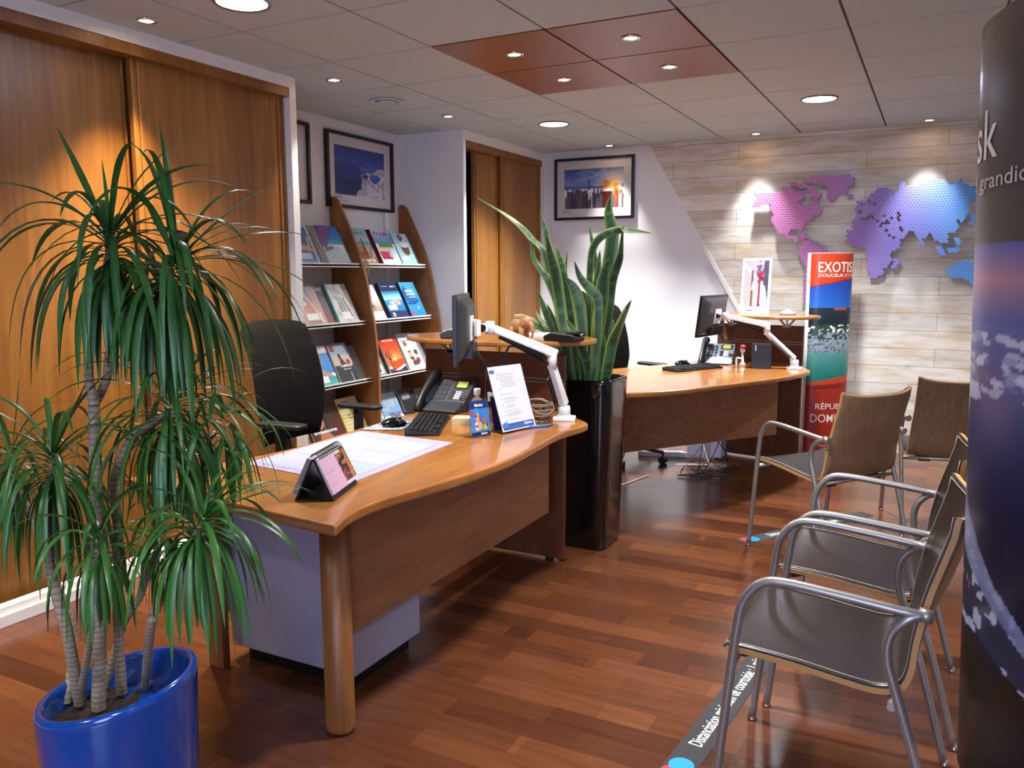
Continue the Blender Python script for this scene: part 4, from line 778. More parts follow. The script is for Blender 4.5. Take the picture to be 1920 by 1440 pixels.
# bottle, note pads, pen cup, basket
bt = thing('bottle', 'clear hand gel bottle with a white cap behind the name card', 'bottle', (-1.775, 3.085, T1+.0))
MB().lathe([(.001, .0), (.026, .0), (.028, .004), (.028, .075), (.024, .095), (.010, .108), (.010, .118)], n=24).build('body', mat('clear_bottle', '#dfe8f4', rough=.05, trans=.85, ior=1.3), bt)
MB().lathe([(.015, .116), (.015, .142), (.013, .144), (0, .144)], n=24).build('cap', white_pl, bt)
MB().lathe([(.0285, .03), (.0285, .065)], n=24).build('label', mat('label_pale', '#a8b4c8', rough=.5), bt)
nt_ = thing('note_block', 'block of pale yellow notes next to the gel bottle', 'note pad', (-1.80, 3.0, T1), R(20))
MB().box(-.04, -.04, 0, .04, .04, .028).build('paper_block', mat('pale_yellow', '#d8c898', rough=.7), nt_)
pc = thing('pen_pot', 'dark pen pot with scissors behind the leaflet stand', 'pen pot', (-1.70, 3.2, T1))
MB().lathe([(.0, .001), (.045, .001), (.048, .1), (.046, .1), (.043, .004), (0, .004)], n=24).build('pot', black_pl, pc)
for nm, x, y, c, tlt in (('scissor_handle', .0, -.02, '#a04a5a', 0), ('scissor_handle', .03, -.03, '#8a3a4a', .4)):
    MB().tube([(x+.02*math.cos(a), y, .15+.022*math.sin(a)) for a in np.linspace(0, 2*PI, 17)], .005, 8).tube([(x, y, .128), (x, y, .02)], .004, 6).build(nm, mat('rose_plastic', '#a04a5a', rough=.35), pc)
MB().tube([(.03, .01, .02), (.045, .0, .17)], .006, 8).build('marker', mat('green_marker', '#2a7a3a', rough=.3), pc); MB().tube([(-.02, .02, .02), (-.035, .02, .21)], .012, 8).build('marker', mat('violet_marker', '#1c1850', rough=.4), pc)
MB().box(-.06, -.05, .08, -.02, -.046, .12).build('tag', mat('cream_tag', '#d8d4c0', rough=.6), pc)
bk = thing('wicker_basket', 'small woven wicker basket with a loop handle by the monitor arm', 'basket', (-1.535, 3.19, T1))
wk = mat('wicker', '#7d6a58', rough=.7, var=.3, vscale=60); mb = MB()
for z, r_ in ((.004, .05), (.03, .058), (.055, .064), (.075, .068), (.082, .066)): mb.tube([(r_*math.cos(a), r_*math.sin(a), z) for a in np.linspace(0, 2*PI, 25)], .004, 6)
for k in range(14):
    a = 2*PI*k/14; mb.tube([(.05*math.cos(a), .05*math.sin(a), .004), (.06*math.cos(a+.1), .06*math.sin(a+.1), .04), (.068*math.cos(a), .068*math.sin(a), .082)], .0035, 6)
for k in range(5): mb.tube(crom([(-.06, 0, .085), (-.03, -.03+.01*k, .095), (.02, -.02+.008*k, .10), (.06, .0, .085)], 5), .0028, 6)
mb.build('woven_body', wk, bk)
for k in range(2): MB().tube(crom([(-.01, -.06, .08), (.03, -.085, .06-.006*k), (.075, -.06, .045), (.085, -.01, .06), (.06, .03, .085)], 7), .0035, 8).build('handle', wk, bk)

# ---------------- monitor + arm
def monitor(loc, rz, label, W=.475, H=.275, tilt=0):
    o = thing('computer_monitor', label, 'monitor', loc, (tilt, 0, rz))
    MB().prism(rounded(-W/2, 0, W/2, H, .006), 0, .018, 'y').build('bezel', black_pl, o, bevel=.002)
    MB().box(-W/2+.008, .0181, .012, W/2-.008, .0188, H-.008).build('screen', black_gl, o)
    b = MB(); b.grid(lambda u, v: (-W/2+.02+(W-.04)*u, -.03*min(1, 6*u, 6*(1-u), 5*v, 8*(1-v))**.7 if 0 < u < 1 and 0 < v < 1 else 0.0, .015+(H-.03)*v), 24, 16)
    b.build('back_shell', dark_grey, o)
    MB().box(-.1, -.045, .02, .1, -.005, .075).build('connector_block', black_pl, o, bevel=.003)
    MB().box(-.05, -.036, H/2-.05, .05, -.028, H/2+.05).build('vesa_plate', white_pl, o, bevel=.002)
    return o
def arm(base, elbow, head, mount, label, down=.0, z=T1, rz=0):
    o = thing('monitor_arm', label, 'monitor arm', (base[0], base[1], z))
    B, E, Hd, M_ = Vector((base[0], base[1], z)), Vector(elbow), Vector(head), Vector(mount)
    Mx = Matrix.Translation(B) @ Matrix.Rotation(rz, 4, 'Z')
    MB().prism(rounded(-.05, -.045, .05, .045, .008), 0, .012, 'z').m(0).lathe([(.036, .012), (.03, .022)], n=24).build('clamp_base', white_pl, o, bevel=.002).matrix_local = Matrix.Rotation(rz, 4, 'Z')
    c = MB(); c.lathe([(.029, .02), (.029, .052), (.024, .062), (.0, .062)], n=8); c.build('column', white_pl, o)
    S = B+Vector((0, 0, .064)); E2 = E-Vector((0, 0, .055))
    MB().beam(S, E2, .044, .034, .036, .03, upv=(1, 0, 0)).build('lower_arm', white_pl, o, world=True, bevel=.007, seg=3)
    MB().lathe([(.021, 0), (.021, .06), (.018, .064), (0, .064)], tuple(E2-Vector((0, 0, .012))), n=20).build('elbow_joint', white_pl, o, world=True)
    d = (Hd-E).normalized()
    MB().beam(E-d*.02, Hd+d*.0, .036, .042, .032, .034).build('upper_arm', white_pl, o, world=True, bevel=.007, seg=3)
    MB().beam(E+d*.05-Vector((0, 0, .028)), Hd-d*.05-Vector((0, 0, .022)), .03, .03, .026, .016).build('spring_cover', black_pl, o, world=True, bevel=.004)
    MB().tube([Hd+Vector((0, 0, .026)), Hd-Vector((0, 0, .028))], .019, 16).build('head_joint', white_pl, o, world=True)
    dm = (M_-Hd)
    MB().beam(Hd, Hd+dm*.75, .026, .034).build('head_link', white_pl, o, world=True, bevel=.004)
    MB().beam(Hd+dm*.7, M_, .07, .07).build('tilt_bracket', white_pl, o, world=True, bevel=.006)
    s_ = dm.cross(Vector((0, 0, 1))).normalized(); q = Hd+dm*.62
    MB().tube([q-s_*.03, q+s_*.03], .016, 18).build('tilt_knob', black_pl, o, world=True)
    cb = MB()
    for k in range(2):
        off = Vector((.006*k, .008*k, 0))
        cb.tube(crom([M_+Vector((-.0, .02*k, -.09)), M_+Vector((.05, .04, -.15-.01*k)), M_.lerp(E, .35)+Vector((0, 0, -.14+.02*k)), Hd.lerp(E, .3)+Vector((0, 0, -.045))+off, Hd.lerp(E, .7)+Vector((0, 0, -.05))+off, E+Vector((0, 0, -.07))+off*2, E2.lerp(S, .55)+off*2+(Vector((-.028, -.02, 0))), S+Vector((-.03, -.03, .0))], 7), .0035, 6)
    cb.build('cables', black_pl, o, world=True)
    a_, b_ = E2.lerp(S, .3)+Vector((-.024, -.026, 0)), S+Vector((-.024, -.026, .012))
    MB().beam(a_, b_, .028, .012, upv=(1, 0, 0)).build('cable_cover', black_pl, o, world=True, bevel=.003)
    return o
monitor((-1.705, 2.86, 1.028), R(114.5), 'black monitor seen from its edge and back over the front desk')
arm((-1.445, 3.285), (-1.462, 3.19, 1.045), (-1.625, 2.935, 1.165), (-1.672, 2.88, 1.165), 'white jointed monitor arm clamped to the front desk', rz=R(20))

# ---------------- on the high counter of the front desk
def terminal(loc, rz, label, tilt=0, keys=True):
    o = thing('card_terminal', label, 'payment terminal', loc, (0, 0, rz))
    MB().prism([(-.085, .0), (-.09, .022), (-.05, .04), (.06, .034), (.09, .022), (.085, .0)], -.038, .038, 'y').build('body', dark_grey if keys else black_pl, o, bevel=.005)
    if keys:
        k = MB()
        for i in range(4):
            for j in range(3): k.box(-.075+i*.017, -.025+j*.018, .03+i*.004, -.063+i*.017, -.013+j*.018, .036+i*.004)
        k.build('keys', mat('terminal_keys', '#b8b8bc', rough=.4), o)
    else: MB().box(.03, -.03, .034, .085, .03, .047).build('printer_lid', black_pl, o, bevel=.004)
    return o
CT = 1.0785
terminal((-2.03, 3.36, CT), R(25), 'grey card terminal with pale keys behind the monitor, left of counter')
terminal((-1.50, 3.40, CT), R(-8), 'black card terminal base on the right end of high counter', keys=False)
wd = mat('carved_wood', '#b08358', rough=.6, var=.25, vscale=40)
el = thing('elephant_figure', 'carved light wood elephant figurine on the high counter', 'figurine', (-1.735, 3.42, CT), R(-20))
b = MB(); b.sphere((0, 0, .068), .05, .03, .035).sphere((.052, 0, .08), .026, .022, .026); b.build('body', wd, el)
lg = MB()
for x in (-.03, .03):
    for y in (-.016, .016): lg.tube([(x, y, 0), (x, y, .06)], [.012, .014], 10)
lg.build('legs', wd, el); MB().tube(crom([(.07, 0, .08), (.085, 0, .06), (.088, 0, .03), (.08, 0, .01)], 5), [.012]*5+[.009]*5+[.006]*6, 10).build('trunk', wd, el)
MB().sphere((.045, -.024, .082), .018, .005, .022).sphere((.045, .024, .082), .018, .005, .022).build('ears', wd, el); MB().box(-.02, -.018, .1, .02, .018, .116).build('howdah', mat('pale_wood', '#c8a880', rough=.6), el, bevel=.003)
pp = thing('paper_stack', 'loose white papers at the back of the front high counter', 'papers', (-1.70, 3.66, CT), R(10))
MB().box(-.16, -.09, 0, .15, .09, .006).m(0).box(-.12, -.08, .006, .17, .1, .01, M=Matrix.Rotation(.15, 4, 'Z')).build('sheets', paper, pp)

# ---------------- back desk things
TB = T1
phone((-1.40, 5.865), R(4), 'silver desk telephone with green screen on the back desk', mat('silver_plastic', '#8d98a6', rough=.35))
keyboard((-1.44, 5.42), R(62), 'black keyboard on the back desk', w_=.44)
mouse((-1.57, 5.62), R(20), 'black computer mouse at the left of the back desk')
bb = thing('black_box', 'black cube-shaped box with a small white mark on the back desk', 'box', (-1.05, 5.70, TB), R(8))
MB().box(-.06, -.06, 0, .07, .08, .165).build('case', black_pl, bb, bevel=.004); MB().box(-.035, -.0612, .12, -.028, -.06, .16).build('white_mark', white_pl, bb)
st = thing('hand_stamp', 'white and red topped desk stamp beside the black box', 'stamp', (-1.185, 5.76, TB), 0)
MB().lathe([(.0, .0), (.02, .0), (.02, .02), (.01, .025), (.008, .09), (.016, .1), (.016, .125), (0, .125)], n=16).build('body', white_pl, st); MB().lathe([(.02, .124), (.019, .138), (.01, .148), (0, .15)], n=16).build('red_top', mat('red_cap', '#c8362a', rough=.35), st)
MB().tube(crom([(-.0, -.01, .05), (-.035, -.02, .055), (-.035, -.02, .0)], 4), .006, 8).build('arm', white_pl, st)
monitor((-1.375, 5.60, .955), R(81.5), 'black monitor seen from behind over the back desk', tilt=R(7), W=.45, H=.28)
arm((-.835, 5.735), (-1.012, 5.68, 1.035), (-1.262, 5.555, 1.095), (-1.338, 5.59, 1.095), 'white jointed monitor arm clamped to the back desk', rz=R(10))
sg = thing('poster_card', 'upright photo card of a person in white robe and red turban on back counter', 'display card', (-1.18, 6.08, 1.0905), (R(-7), 0, R(-4)))
p = Pic(56, 100, 23); p.g('#e6e4ea', '#e9e7ec'); 
q = Pic(56, 100, 24); q.g('#c9b4b0', '#b8aebc'); q.blob(.5, .35, 1, 1, 16, .5, '#5a4a6a', .8); q.rect(.82, 0, 1, 1, '#3c3a50', .8); q.poly([(0, .95), (.6, .62), (.55, .56), (0, .85)], '#d4d8e6'); q.rect(.28, 0, .36, .78, '#6a5048', .9); q.poly([(.36, .55), (.3, .35), (.5, .38), (.55, .5), (.7, .55), (.9, .4), (1, 0), (.45, 0), (.48, .4)], '#d9d8ea'); q.poly([(.6, .62), (.57, .0), (.68, 0), (.66, .6)], '#a0203c'); q.ell(.62, .66, .09, .06, '#a8243c').ell(.72, .69, .08, .06, '#b02a44').ell(.72, .6, .06, .04, '#5a3428'); q.lines(.05, .28, .1, .5, 5, '#b08a84', .6)
ii = np.linspace(0, 56, 47).astype(int); jj = np.linspace(0, 100, 84).astype(int); p.a[13:97, 5:52] = q.a[np.ix_(jj, ii)]
MB().box(-.105, 0, 0, .105, .004, .40).beam((0, .09, .0), (0, .004, .3), .12, .003).build('card_board', paper, sg); picture('printed_photo', p, flat(.208, .396, -.0008, z0=.002), sg); lettering(sg, [('Salaün', -.055, .018, .012, .04, '#3a3a44')], lambda x, y: (x, -.0014, y))
mo = thing('grey_speakerphone', 'small domed grey device on the right end of back counter', 'device', (-.93, 5.99, 1.0905))
MB().lathe([(0, 0), (.055, 0), (.058, .006), (.045, .022), (.022, .034), (.02, .04), (0, .041)], n=24, sy=.8).build('dome', mat('mid_grey_plastic', '#8b8894', rough=.35, metal=.2), mo)

# ================================================================ office chairs
def office_chair(loc, rz, label):
    o = thing('office_chair', label, 'office chair', loc, rz)     # faces local +x
    def bk_(side):
        def f(u, v):
            hwid = .255-.05*max(0, .32-v)*3.1-.02*max(0, v-.5); e = abs(2*u-1); z = .56+.60*v
            if v > .93: hwid -= .035*((v-.93)/.07)**2
            x = -.19-.09*(v-.35)**2*2-.05*v+.03*e*e; th = .03*math.sqrt(max(0, 1-e**4))*math.sqrt(max(0, 1-(2*v-1)**8))
            return (x+side*th, hwid*(2*u-1), z-.02*e*e*(1 if v > .8 else 0))
        return f
    b = MB(); b.grid(bk_(1), 20, 26); b.grid(bk_(-1), 20, 26, flip=True); b.build('backrest', fabric, o)
    b = MB(); b.grid(lambda u, v: (-.22+.46*v, .235*(2*u-1)*(1-.1*abs(2*v-1)**4), .475+.035*math.sqrt(max(0, 1-(2*u-1)**4))*math.sqrt(max(0, 1-(2*v-1)**6))), 16, 16)
    b.grid(lambda u, v: (-.22+.46*v, .235*(2*u-1)*(1-.1*abs(2*v-1)**4), .475-.03*math.sqrt(max(0, 1-(2*u-1)**4))*math.sqrt(max(0, 1-(2*v-1)**6))), 16, 16, flip=True); b.build('seat', fabric, o)
    MB().prism([(-.28, .6), (-.25, .6), (-.2, .44), (.05, .43), (.05, .41), (-.22, .41)], -.04, .04, 'y').build('spine', soft_black, o, bevel=.004)
    for s in (-1, 1):
        MB().prism([(x, y) for x, y in rounded(-.12, s*.30-.04, .14, s*.30+.04, .028)], .685, .708, 'z').build('armrest', soft_black, o, bevel=.009, seg=3)
        MB().beam((.0, s*.30, .685), (.0, s*.30, .5), .05, .03, upv=(1, 0, 0)).beam((.0, s*.31, .5), (.0, s*.2, .44), .05, .03, upv=(1, 0, 0)).build('arm_post', soft_black, o, bevel=.004)
    MB().lathe([(.028, .1), (.028, .25), (.02, .25), (.02, .42)], n=16).build('gas_column', soft_black, o)
    for k in range(5):
        a = 2*PI*k/5+.3; d = Vector((math.cos(a), math.sin(a), 0))
        o_b = MB().beam(d*.02+Vector((0, 0, .12)), d*.3+Vector((0, 0, .085)), .05, .04, .03, .02).build('base_arm', soft_black, o, bevel=.004)
        c = d*.3; w_ = Vector((-d.y, d.x, 0)); mbc = MB()
        for q in (-1, 1): mbc.tube([c+w_*(q*.009)+Vector((0, 0, .028)), c+w_*(q*.026)+Vector((0, 0, .028))], .028, 16)
        o_c = mbc.tube([c+Vector((0, 0, .03)), c+Vector((0, 0, .09))], .008, 8).build('caster', black_pl, o); sub(o_c, o_b)
    return o
office_chair((-2.66, 3.09, 0), R(2), 'black fabric office chair behind the front desk')
office_chair((-2.02, 5.72, 0), R(-20), 'black office chair behind the back desk, half hidden by the snake plant')

# ================================================================ visitor armchairs
def visitor_chair(label, loc, rz):
    o = thing('visitor_chair', label, 'chair', loc, rz, 'leather and steel visitor chairs')      # faces local -x
    prof = crom([(-.275, 0, .452), (-.255, 0, .461), (-.12, 0, .452), (.0, 0, .436), (.075, 0, .430), (.12, 0, .445), (.138, 0, .485), (.146, 0, .56), (.165, 0, .66), (.19, 0, .75), (.214, 0, .835)], 5)
    n = len(prof)-1
    def surf(off, ins=0.):
        def f(u, v):
            k = v*n; i = min(int(k), n-1); p_ = prof[i].lerp(prof[i+1], k-i); t_ = (prof[min(i+1, n)]-prof[max(i-0, 0)]).normalized()
            nn = Vector((-t_.z, 0, t_.x))
            b = max(0, min(1, (p_.z-.47)/.2)); y_ = (2*u-1)
            hw_ = .238-.012*b-ins; c = .045*b*(1-y_*y_)
            x = p_.x+c; z = p_.z+(.02*(y_**4) if v > .97 else 0)-(.012*(1-y_*y_) if v <= .5 and v > .02 else 0)
            if ins and v < .02: x += ins
            return (x+nn.x*off, y_*hw_, z+nn.z*off)
        return f
    sh_ = MB(); sh_.grid(surf(0), 14, n, flip=True); A = len(sh_.v); sh_.grid(surf(-.013), 14, n)
    W_ = 15
    def loop():
        L_ = [i for i in range(W_)]+[W_*r_+14 for r_ in range(1, n+1)]+[W_*n+i for i in range(13, -1, -1)]+[W_*r_ for r_ in range(n-1, 0, -1)]; return L_
    Lp = loop()
    for i in range(len(Lp)):
        a, b = Lp[i], Lp[(i+1) % len(Lp)]; sh_.f.append([a, b, b+A, a+A]); sh_.mi.append(1); sh_.sm.append(False)
    sh_.build('plywood_shell', [ply_wood, mat('ply_edge', '#b98a50', rough=.45)], o)
    up_ = MB(); up_.grid(surf(.0035, .004), 14, n, flip=True); A = len(up_.v); up_.grid(surf(.0005, .004), 14, n)
    for i in range(len(Lp)):
        a, b = Lp[i], Lp[(i+1) % len(Lp)]; up_.f.append([a, b, b+A, a+A]); up_.mi.append(0); up_.sm.append(False)
    up_.build('leather_cover', leather, o)
    f = surf(.0042, .02); st_ = MB(); 
    for u in (0, 1): st_.tube([f(u, .03+.955*k/60) for k in range(61)], .0011, 5)
    st_.tube([f(k/12, .03) for k in range(13)], .0011, 5); st_.tube([f(k/12, .985) for k in range(13)], .0011, 5); st_.build('stitching', mat('stitch_thread', '#b0a8a0', rough=.7), o)
    tube_m = mat('satin_steel', '#a39f99', rough=.34, metal=.7)
    for s in (-1, 1):
        y = s*.265
        _L = MB().tube(crom([(-.29, y, .012), (-.262, y, .30), (-.238, y, .54), (-.222, y, .605), (-.185, y, .648), (-.13, y, .658), (.0, y*1.0, .648), (.13, y*.985, .634), (.168, y*.93, .630)], 6), .0115, 12).m(0); L1 = _L.build('arm_and_front_leg', tube_m, o)
        L2 = MB().tube(crom([(.162, y*.96, .632), (.13, y, .618), (.10, y, .58), (.095, y, .52), (.118, y, .44), (.17, y, .27), (.24, y, .012)], 6), .0115, 12).build('rear_leg', tube_m, o)
        MB().tube([(.152, y*.95, .632), (.182, y*.95, .628)], .016, 14).build('end_cap', tube_m, o)
        for x, L_ in ((-.2905, L1), (.243, L2)): sub(MB().lathe([(.0, 0), (.013, 0), (.015, .005), (.010, .014), (.010, .022)], (x, y, 0), n=16).build('glide_foot', chrome, o), L_)
    MB().tube([(-.25, -.265, .425), (-.25, .265, .425)], .010, 12).build('cross_bar', tube_m, o)
    MB().tube([(.11, -.265, .405), (.11, .265, .405)], .010, 12).build('cross_bar', tube_m, o)
    for s in (-1, 1):
        MB().prism([(-.265, .428), (-.18, .444), (-.18, .432), (-.235, .412), (-.265, .412)], s*.15-.03, s*.15+.03, 'y').build('clamp', black_pl, o, bevel=.002)
        MB().prism([(.03, .424), (.1, .419), (.125, .392), (.095, .392), (.03, .412)], s*.15-.03, s*.15+.03, 'y').build('clamp', black_pl, o, bevel=.002)
    return o
v0 = visitor_chair('nearest dark leather armchair with bent steel tubes, right foreground', (-.15, 2.205, 0), 0)
copy_tree(v0, (-.125, 2.835, 0), 0, 'leather and steel armchair right behind the nearest one, same row')
copy_tree(v0, (-.40, 4.19, 0), R(-36), 'armchair angled towards the back desk, plywood back half turned')
copy_tree(v0, (.10, 4.92, 0), R(-76), 'farthest armchair facing the map wall, plywood back seen straight on')

# ================================================================ printed totems
def totem(label, c, a, b, ang, z0, z1, pic, texts, taper=1., lean=0, strip=.02, extra=None, full=1.0):
    o = thing('advertising_totem', label, 'display banner', (c[0], c[1], 0))
    D = Vector((math.cos(ang), math.sin(ang), 0)); N = Vector((D.y, -D.x, 0))
    th = np.linspace(0, 2*PI, 400); dx = a*np.sin(th); dy = b*np.cos(th); ds = np.sqrt(np.diff(a*np.cos(th))**2+np.diff(b*np.sin(th))**2); S_ = np.concatenate([[0], np.cumsum(ds)])
    def pos(s, z, off=0):
        t = float(np.interp(s, S_, th)); k = taper+(1-taper)*(z-z0)/(z1-z0)
        q = D*(-(a*k+off)*math.cos(t)+(a*(k-1)*0))+N*((b*k+off)*math.sin(t))
        return (c[0]+q.x+lean*(z1-z)/(z1-z0), c[1]+q.y, z)
    H_ = S_[200]*full
    m_ = MB(); nn = 56
    for z in (z0, z1):
        m_.v += [pos(S_[-1]*k/nn, z) for k in range(nn)]
    for k in range(nn): m_.f.append([k, (k+1) % nn, (k+1) % nn+nn, k+nn]); m_.mi.append(0); m_.sm.append(True)
    m_.f.append(list(range(nn))[::-1]); m_.f.append(list(range(nn, 2*nn))); m_.mi += [0, 0]; m_.sm += [False, False]
    m_.build('body', white_pl, o, world=True)
    picture('print', pic, lambda u, v: pos(strip+(H_-strip)*u, z0+(z1-z0)*v, .0012), o, 'gloss', world=True)
    lettering(o, texts, lambda x, y: pos(x, y, .0025), world=True, bold=.006)
    if extra: extra(o, pos)
    return o
p = Pic(70, 260, 41); zt = 1.52; V_ = lambda z: z/zt
p.g('#1f7a70', '#1f7a70', V_(.5), V_(.62)); p.g('#1f7a70', '#5f9a94', V_(.62), V_(.80)); p.g('#8a9aa8', '#b0b4cc', V_(.80), V_(.95)); p.blob(0, V_(.80), 1, V_(.98), 30, .6, '#4a5a5a', .75, sy=150); p.blob(0, V_(.90), 1, V_(1.02), 18, .4, '#2c4632', .95, sy=110); p.g('#1c2a34', '#24343e', V_(1.0), V_(1.13)); p.blob(0, V_(.98), 1, V_(1.12), 24, .5, '#18242a', .8, sy=120)
p.poly([(0, V_(1.09)), (0, V_(1.12)), (.3, V_(1.125)), (.5, V_(1.14)), (.7, V_(1.13)), (1, V_(1.12)), (1, V_(1.09))], '#222f3a'); p.rect(.5, V_(1.11), .78, V_(1.125), '#b8583c', .9)
p.g('#2a6ac8', '#1c3fa0', V_(1.125), V_(1.36)); p.poly([(0, V_(1.279)), (1, V_(1.345)), (1, 1), (0, 1)], '#c8401e'); p.poly([(0, V_(1.272)), (1, V_(1.338)), (1, V_(1.345)), (0, V_(1.279))], '#7a2018')
p.g('#9c2a18', '#a42e1a', 0, V_(.56)); p.poly([(0, V_(.55)), (0, V_(.575)), (1, V_(.64)), (1, V_(.56))], '#c2452a'); p.poly([(0, V_(.52)), (0, V_(.555)), (1, V_(.585)), (1, V_(.55))], '#7a2014', .8)
totem('orange and blue beach totem banner reading EXOTIS at the plank wall', (-.715, 6.42), .165, .075, R(30), 0, 1.525, p,
      [('EXOTISMES', .085, 1.385, .075, .40, '#f4f2f0'), ('DOUCEUR ET FRISSONS', .088, 1.352, .022, .40, '#f0dcd4'), ('RÉPUBLIQUE', .105, .375, .062, .36, '#d8c8c4'), ('DOMINICAINE', .075, .285, .062, .47, '#d8c8c4'), ('Repubblica Dominicana', .14, .10, .02, .22, '#c8a8a0')], strip=.03)
p = Pic(90, 300, 43); z0, z1 = .315, 1.865; V_ = lambda z: (z-z0)/(z1-z0)
p.g('#05050a', '#06060c', 0, 1); p.g('#0a0f28', '#141d44', V_(.62), V_(.95)); p.g('#141d44', '#2b3870', V_(.95), V_(1.12)); p.g('#2b3870', '#55508c', V_(1.12), V_(1.19)); p.g('#4a4f86', '#5560a0', V_(1.19), V_(1.285))
p.glow(.34, V_(1.12), .12, .05, '#8a6a8c', .6)
p.g('#4a4f9a', '#b07a8e', V_(1.285), V_(1.37)); p.g('#b07a8e', '#5a58a8', V_(1.37), V_(1.44)); p.rect(0, V_(1.282), 1, V_(1.286), '#8f86b8')
p.g('#4c403c', '#443934', V_(1.44), 1)
for k in range(70):
    x, z = p.r.rand()*.6, 1.15+.11*p.r.rand(); s_ = .4+.6*p.r.rand(); p.poly([(x-.05*s_, V_(z)), (x-.02*s_, V_(z+.012*s_)), (x+.04*s_, V_(z+.009*s_)), (x+.06*s_, V_(z-.002)), (x, V_(z-.008))], random.choice(['#b4b8d4', '#8f94bc', '#c8c8dc', '#6a70a0']), .9)
p.poly([(0, V_(1.10)), (.03, V_(1.17)), (.1, V_(1.185)), (.13, V_(1.165)), (.22, V_(1.165)), (.25, V_(1.135)), (.17, V_(1.125)), (.12, V_(1.13)), (.09, V_(1.08)), (.0, V_(1.03))], '#b6bcdc', .95); p.poly([(.12, V_(1.128)), (.24, V_(1.13)), (.22, V_(1.115)), (.14, V_(1.118))], '#2a3058', .9)
p.poly([(0, V_(.96)), (.04, V_(.97)), (.08, V_(.955)), (.1, V_(.925)), (.15, V_(.905)), (.2, V_(.875)), (.27, V_(.84)), (.4, V_(.78)), (1, V_(.6)), (1, V_(.55)), (.4, V_(.64)), (.27, V_(.655)), (.18, V_(.65)), (.1, V_(.655)), (.05, V_(.69)), (0, V_(.75))], '#7f8ab4')
m0 = p.a.copy(); nz = p.noise(30, 110); nz2 = p.noise(14, 50); inside = np.abs(p.a-p._c('#7f8ab4')).sum(-1) < .02
p.put(inside*(nz > .55)*.7, '#a4aed2'); p.put(inside*(nz2 > .6)*.5, '#56628e')
p.put(inside*(p.V < V_(.82)-.3*np.maximum(0, p.U-.05)*.55)*(p.U > .03)*.85, '#141b38')
p.put(inside*(p.V < V_(.82)-.3*np.maximum(0, p.U-.05)*.55)*(p.U > .03)*(nz2 > .5)*(nz > .5), '#b8c2e0'); p.ell(.17, V_(.75), .012, .006, '#b0685a'); p.ell(.2, V_(.74), .01, .005, '#b0685a')
for i_, (x, z) in enumerate([(0, .75), (.05, .69), (.1, .655), (.18, .65), (.27, .655)][:-1]):
    (x2, z2) = [(0, .75), (.05, .69), (.1, .655), (.18, .65), (.27, .655)][i_+1]; p.poly([(x, V_(z)), (x2, V_(z2)), (x2, V_(z2+.016)), (x, V_(z+.02))], '#bcc6e6')
def foot(o, pos):
    MB().lathe([(.0, 0), (.16, 0), (.16, .012), (.05, .03), (.03, .05), (.03, .33)], (.33, 1.62, 0), n=24, sx=.8, sy=.8).build('floor_stand', grey_pl, o, world=True)
totem('large dark totem banner with icy lake photo at the right edge, reading isk', (.196, 1.75), .30, .085, R(-65), z0, z1, p,
      [('isk', .045, 1.60, .095, .165, '#cfc9c4'), ('rd grandiose', .035, 1.535, .04, .36, '#b8b0a8')], lean=.05, strip=.012, extra=foot)

# ================================================================ floor stickers
def sticker(label, c, length, wid, ang, cutoff=None):
    o = thing('floor_sticker', label, 'floor sticker', (c[0], c[1], .0008), ang, 'distancing stickers on the floor')
    MB().prism([(0, -wid/2), (length, -wid/2), (length, wid/2), (0, wid/2)], 0, .0008, 'z').build('strip', mat('sticker_charcoal', '#26282c', rough=.6, var=.15, vscale=30), o)
    lettering(o, [('Distanciation minimum de courtoisie : 1 mètre', .20, -.018, .042, length-.32, '#eef0f2')], lambda x, y: (x, y, .0012), bold=.012)
    MB().prism([(.085+.036*math.cos(a), .036*math.sin(a)) for a in np.linspace(0, 2*PI, 33)[:-1]], .0008, .0014).build('blue_dot', mat('dot_blue', '#1f98e0', rough=.4), o)
    MB().prism([(.045+.026*math.cos(a), .016+.026*math.sin(a)) for a in np.linspace(0, 2*PI, 33)[:-1]], .0008, .0012).build('red_dot', mat('dot_red', '#d03a44', rough=.4), o)
    return o
sticker('charcoal floor sticker with blue dot and white text, under the nearest chair', (-.577, 2.045), 1.0, .092, R(84.5))
sticker('charcoal floor sticker with blue and red dots, beneath the angled chair by the back desk', (-.835, 4.18), 1.0, .085, R(57))

# cables under the back desk
cb = thing('cable_bundle', 'loose black and white cables lying under the back desk', 'cables', (-1.5, 5.4, 0)); rnd = random.Random(5)
mbk, mbw = MB(), MB()
for k in range(6):
    pts = [(-1.45, 5.95, .7), (-1.48+.03*k, 5.85, .3)]+[(-1.6+.35*rnd.random()+.02*k, 5.35+.5*rnd.random(), .006+.03*rnd.random()) for _ in range(5)]
    (mbk if k else mbw).tube(crom(pts, 7), .003, 6)
mbw.tube(crom([(-1.7, 5.3, .006), (-1.8, 4.9, .005), (-1.95, 4.6, .005), (-2.1, 4.4, .005)], 7), .0035, 6)
mbk.build('black_cable', black_pl, cb, world=True); mbw.build('white_cable', white_pl, cb, world=True)
ps = thing('power_strip', 'white power strip on the floor under the back desk', 'power strip', (-1.78, 5.95, 0), R(20)); MB().box(-.2, -.03, 0, .2, .03, .04).build('case', white_pl, ps, bevel=.004); MB().box(.14, -.012, .04, .17, .012, .048).build('switch', mat('red_cap'), ps)

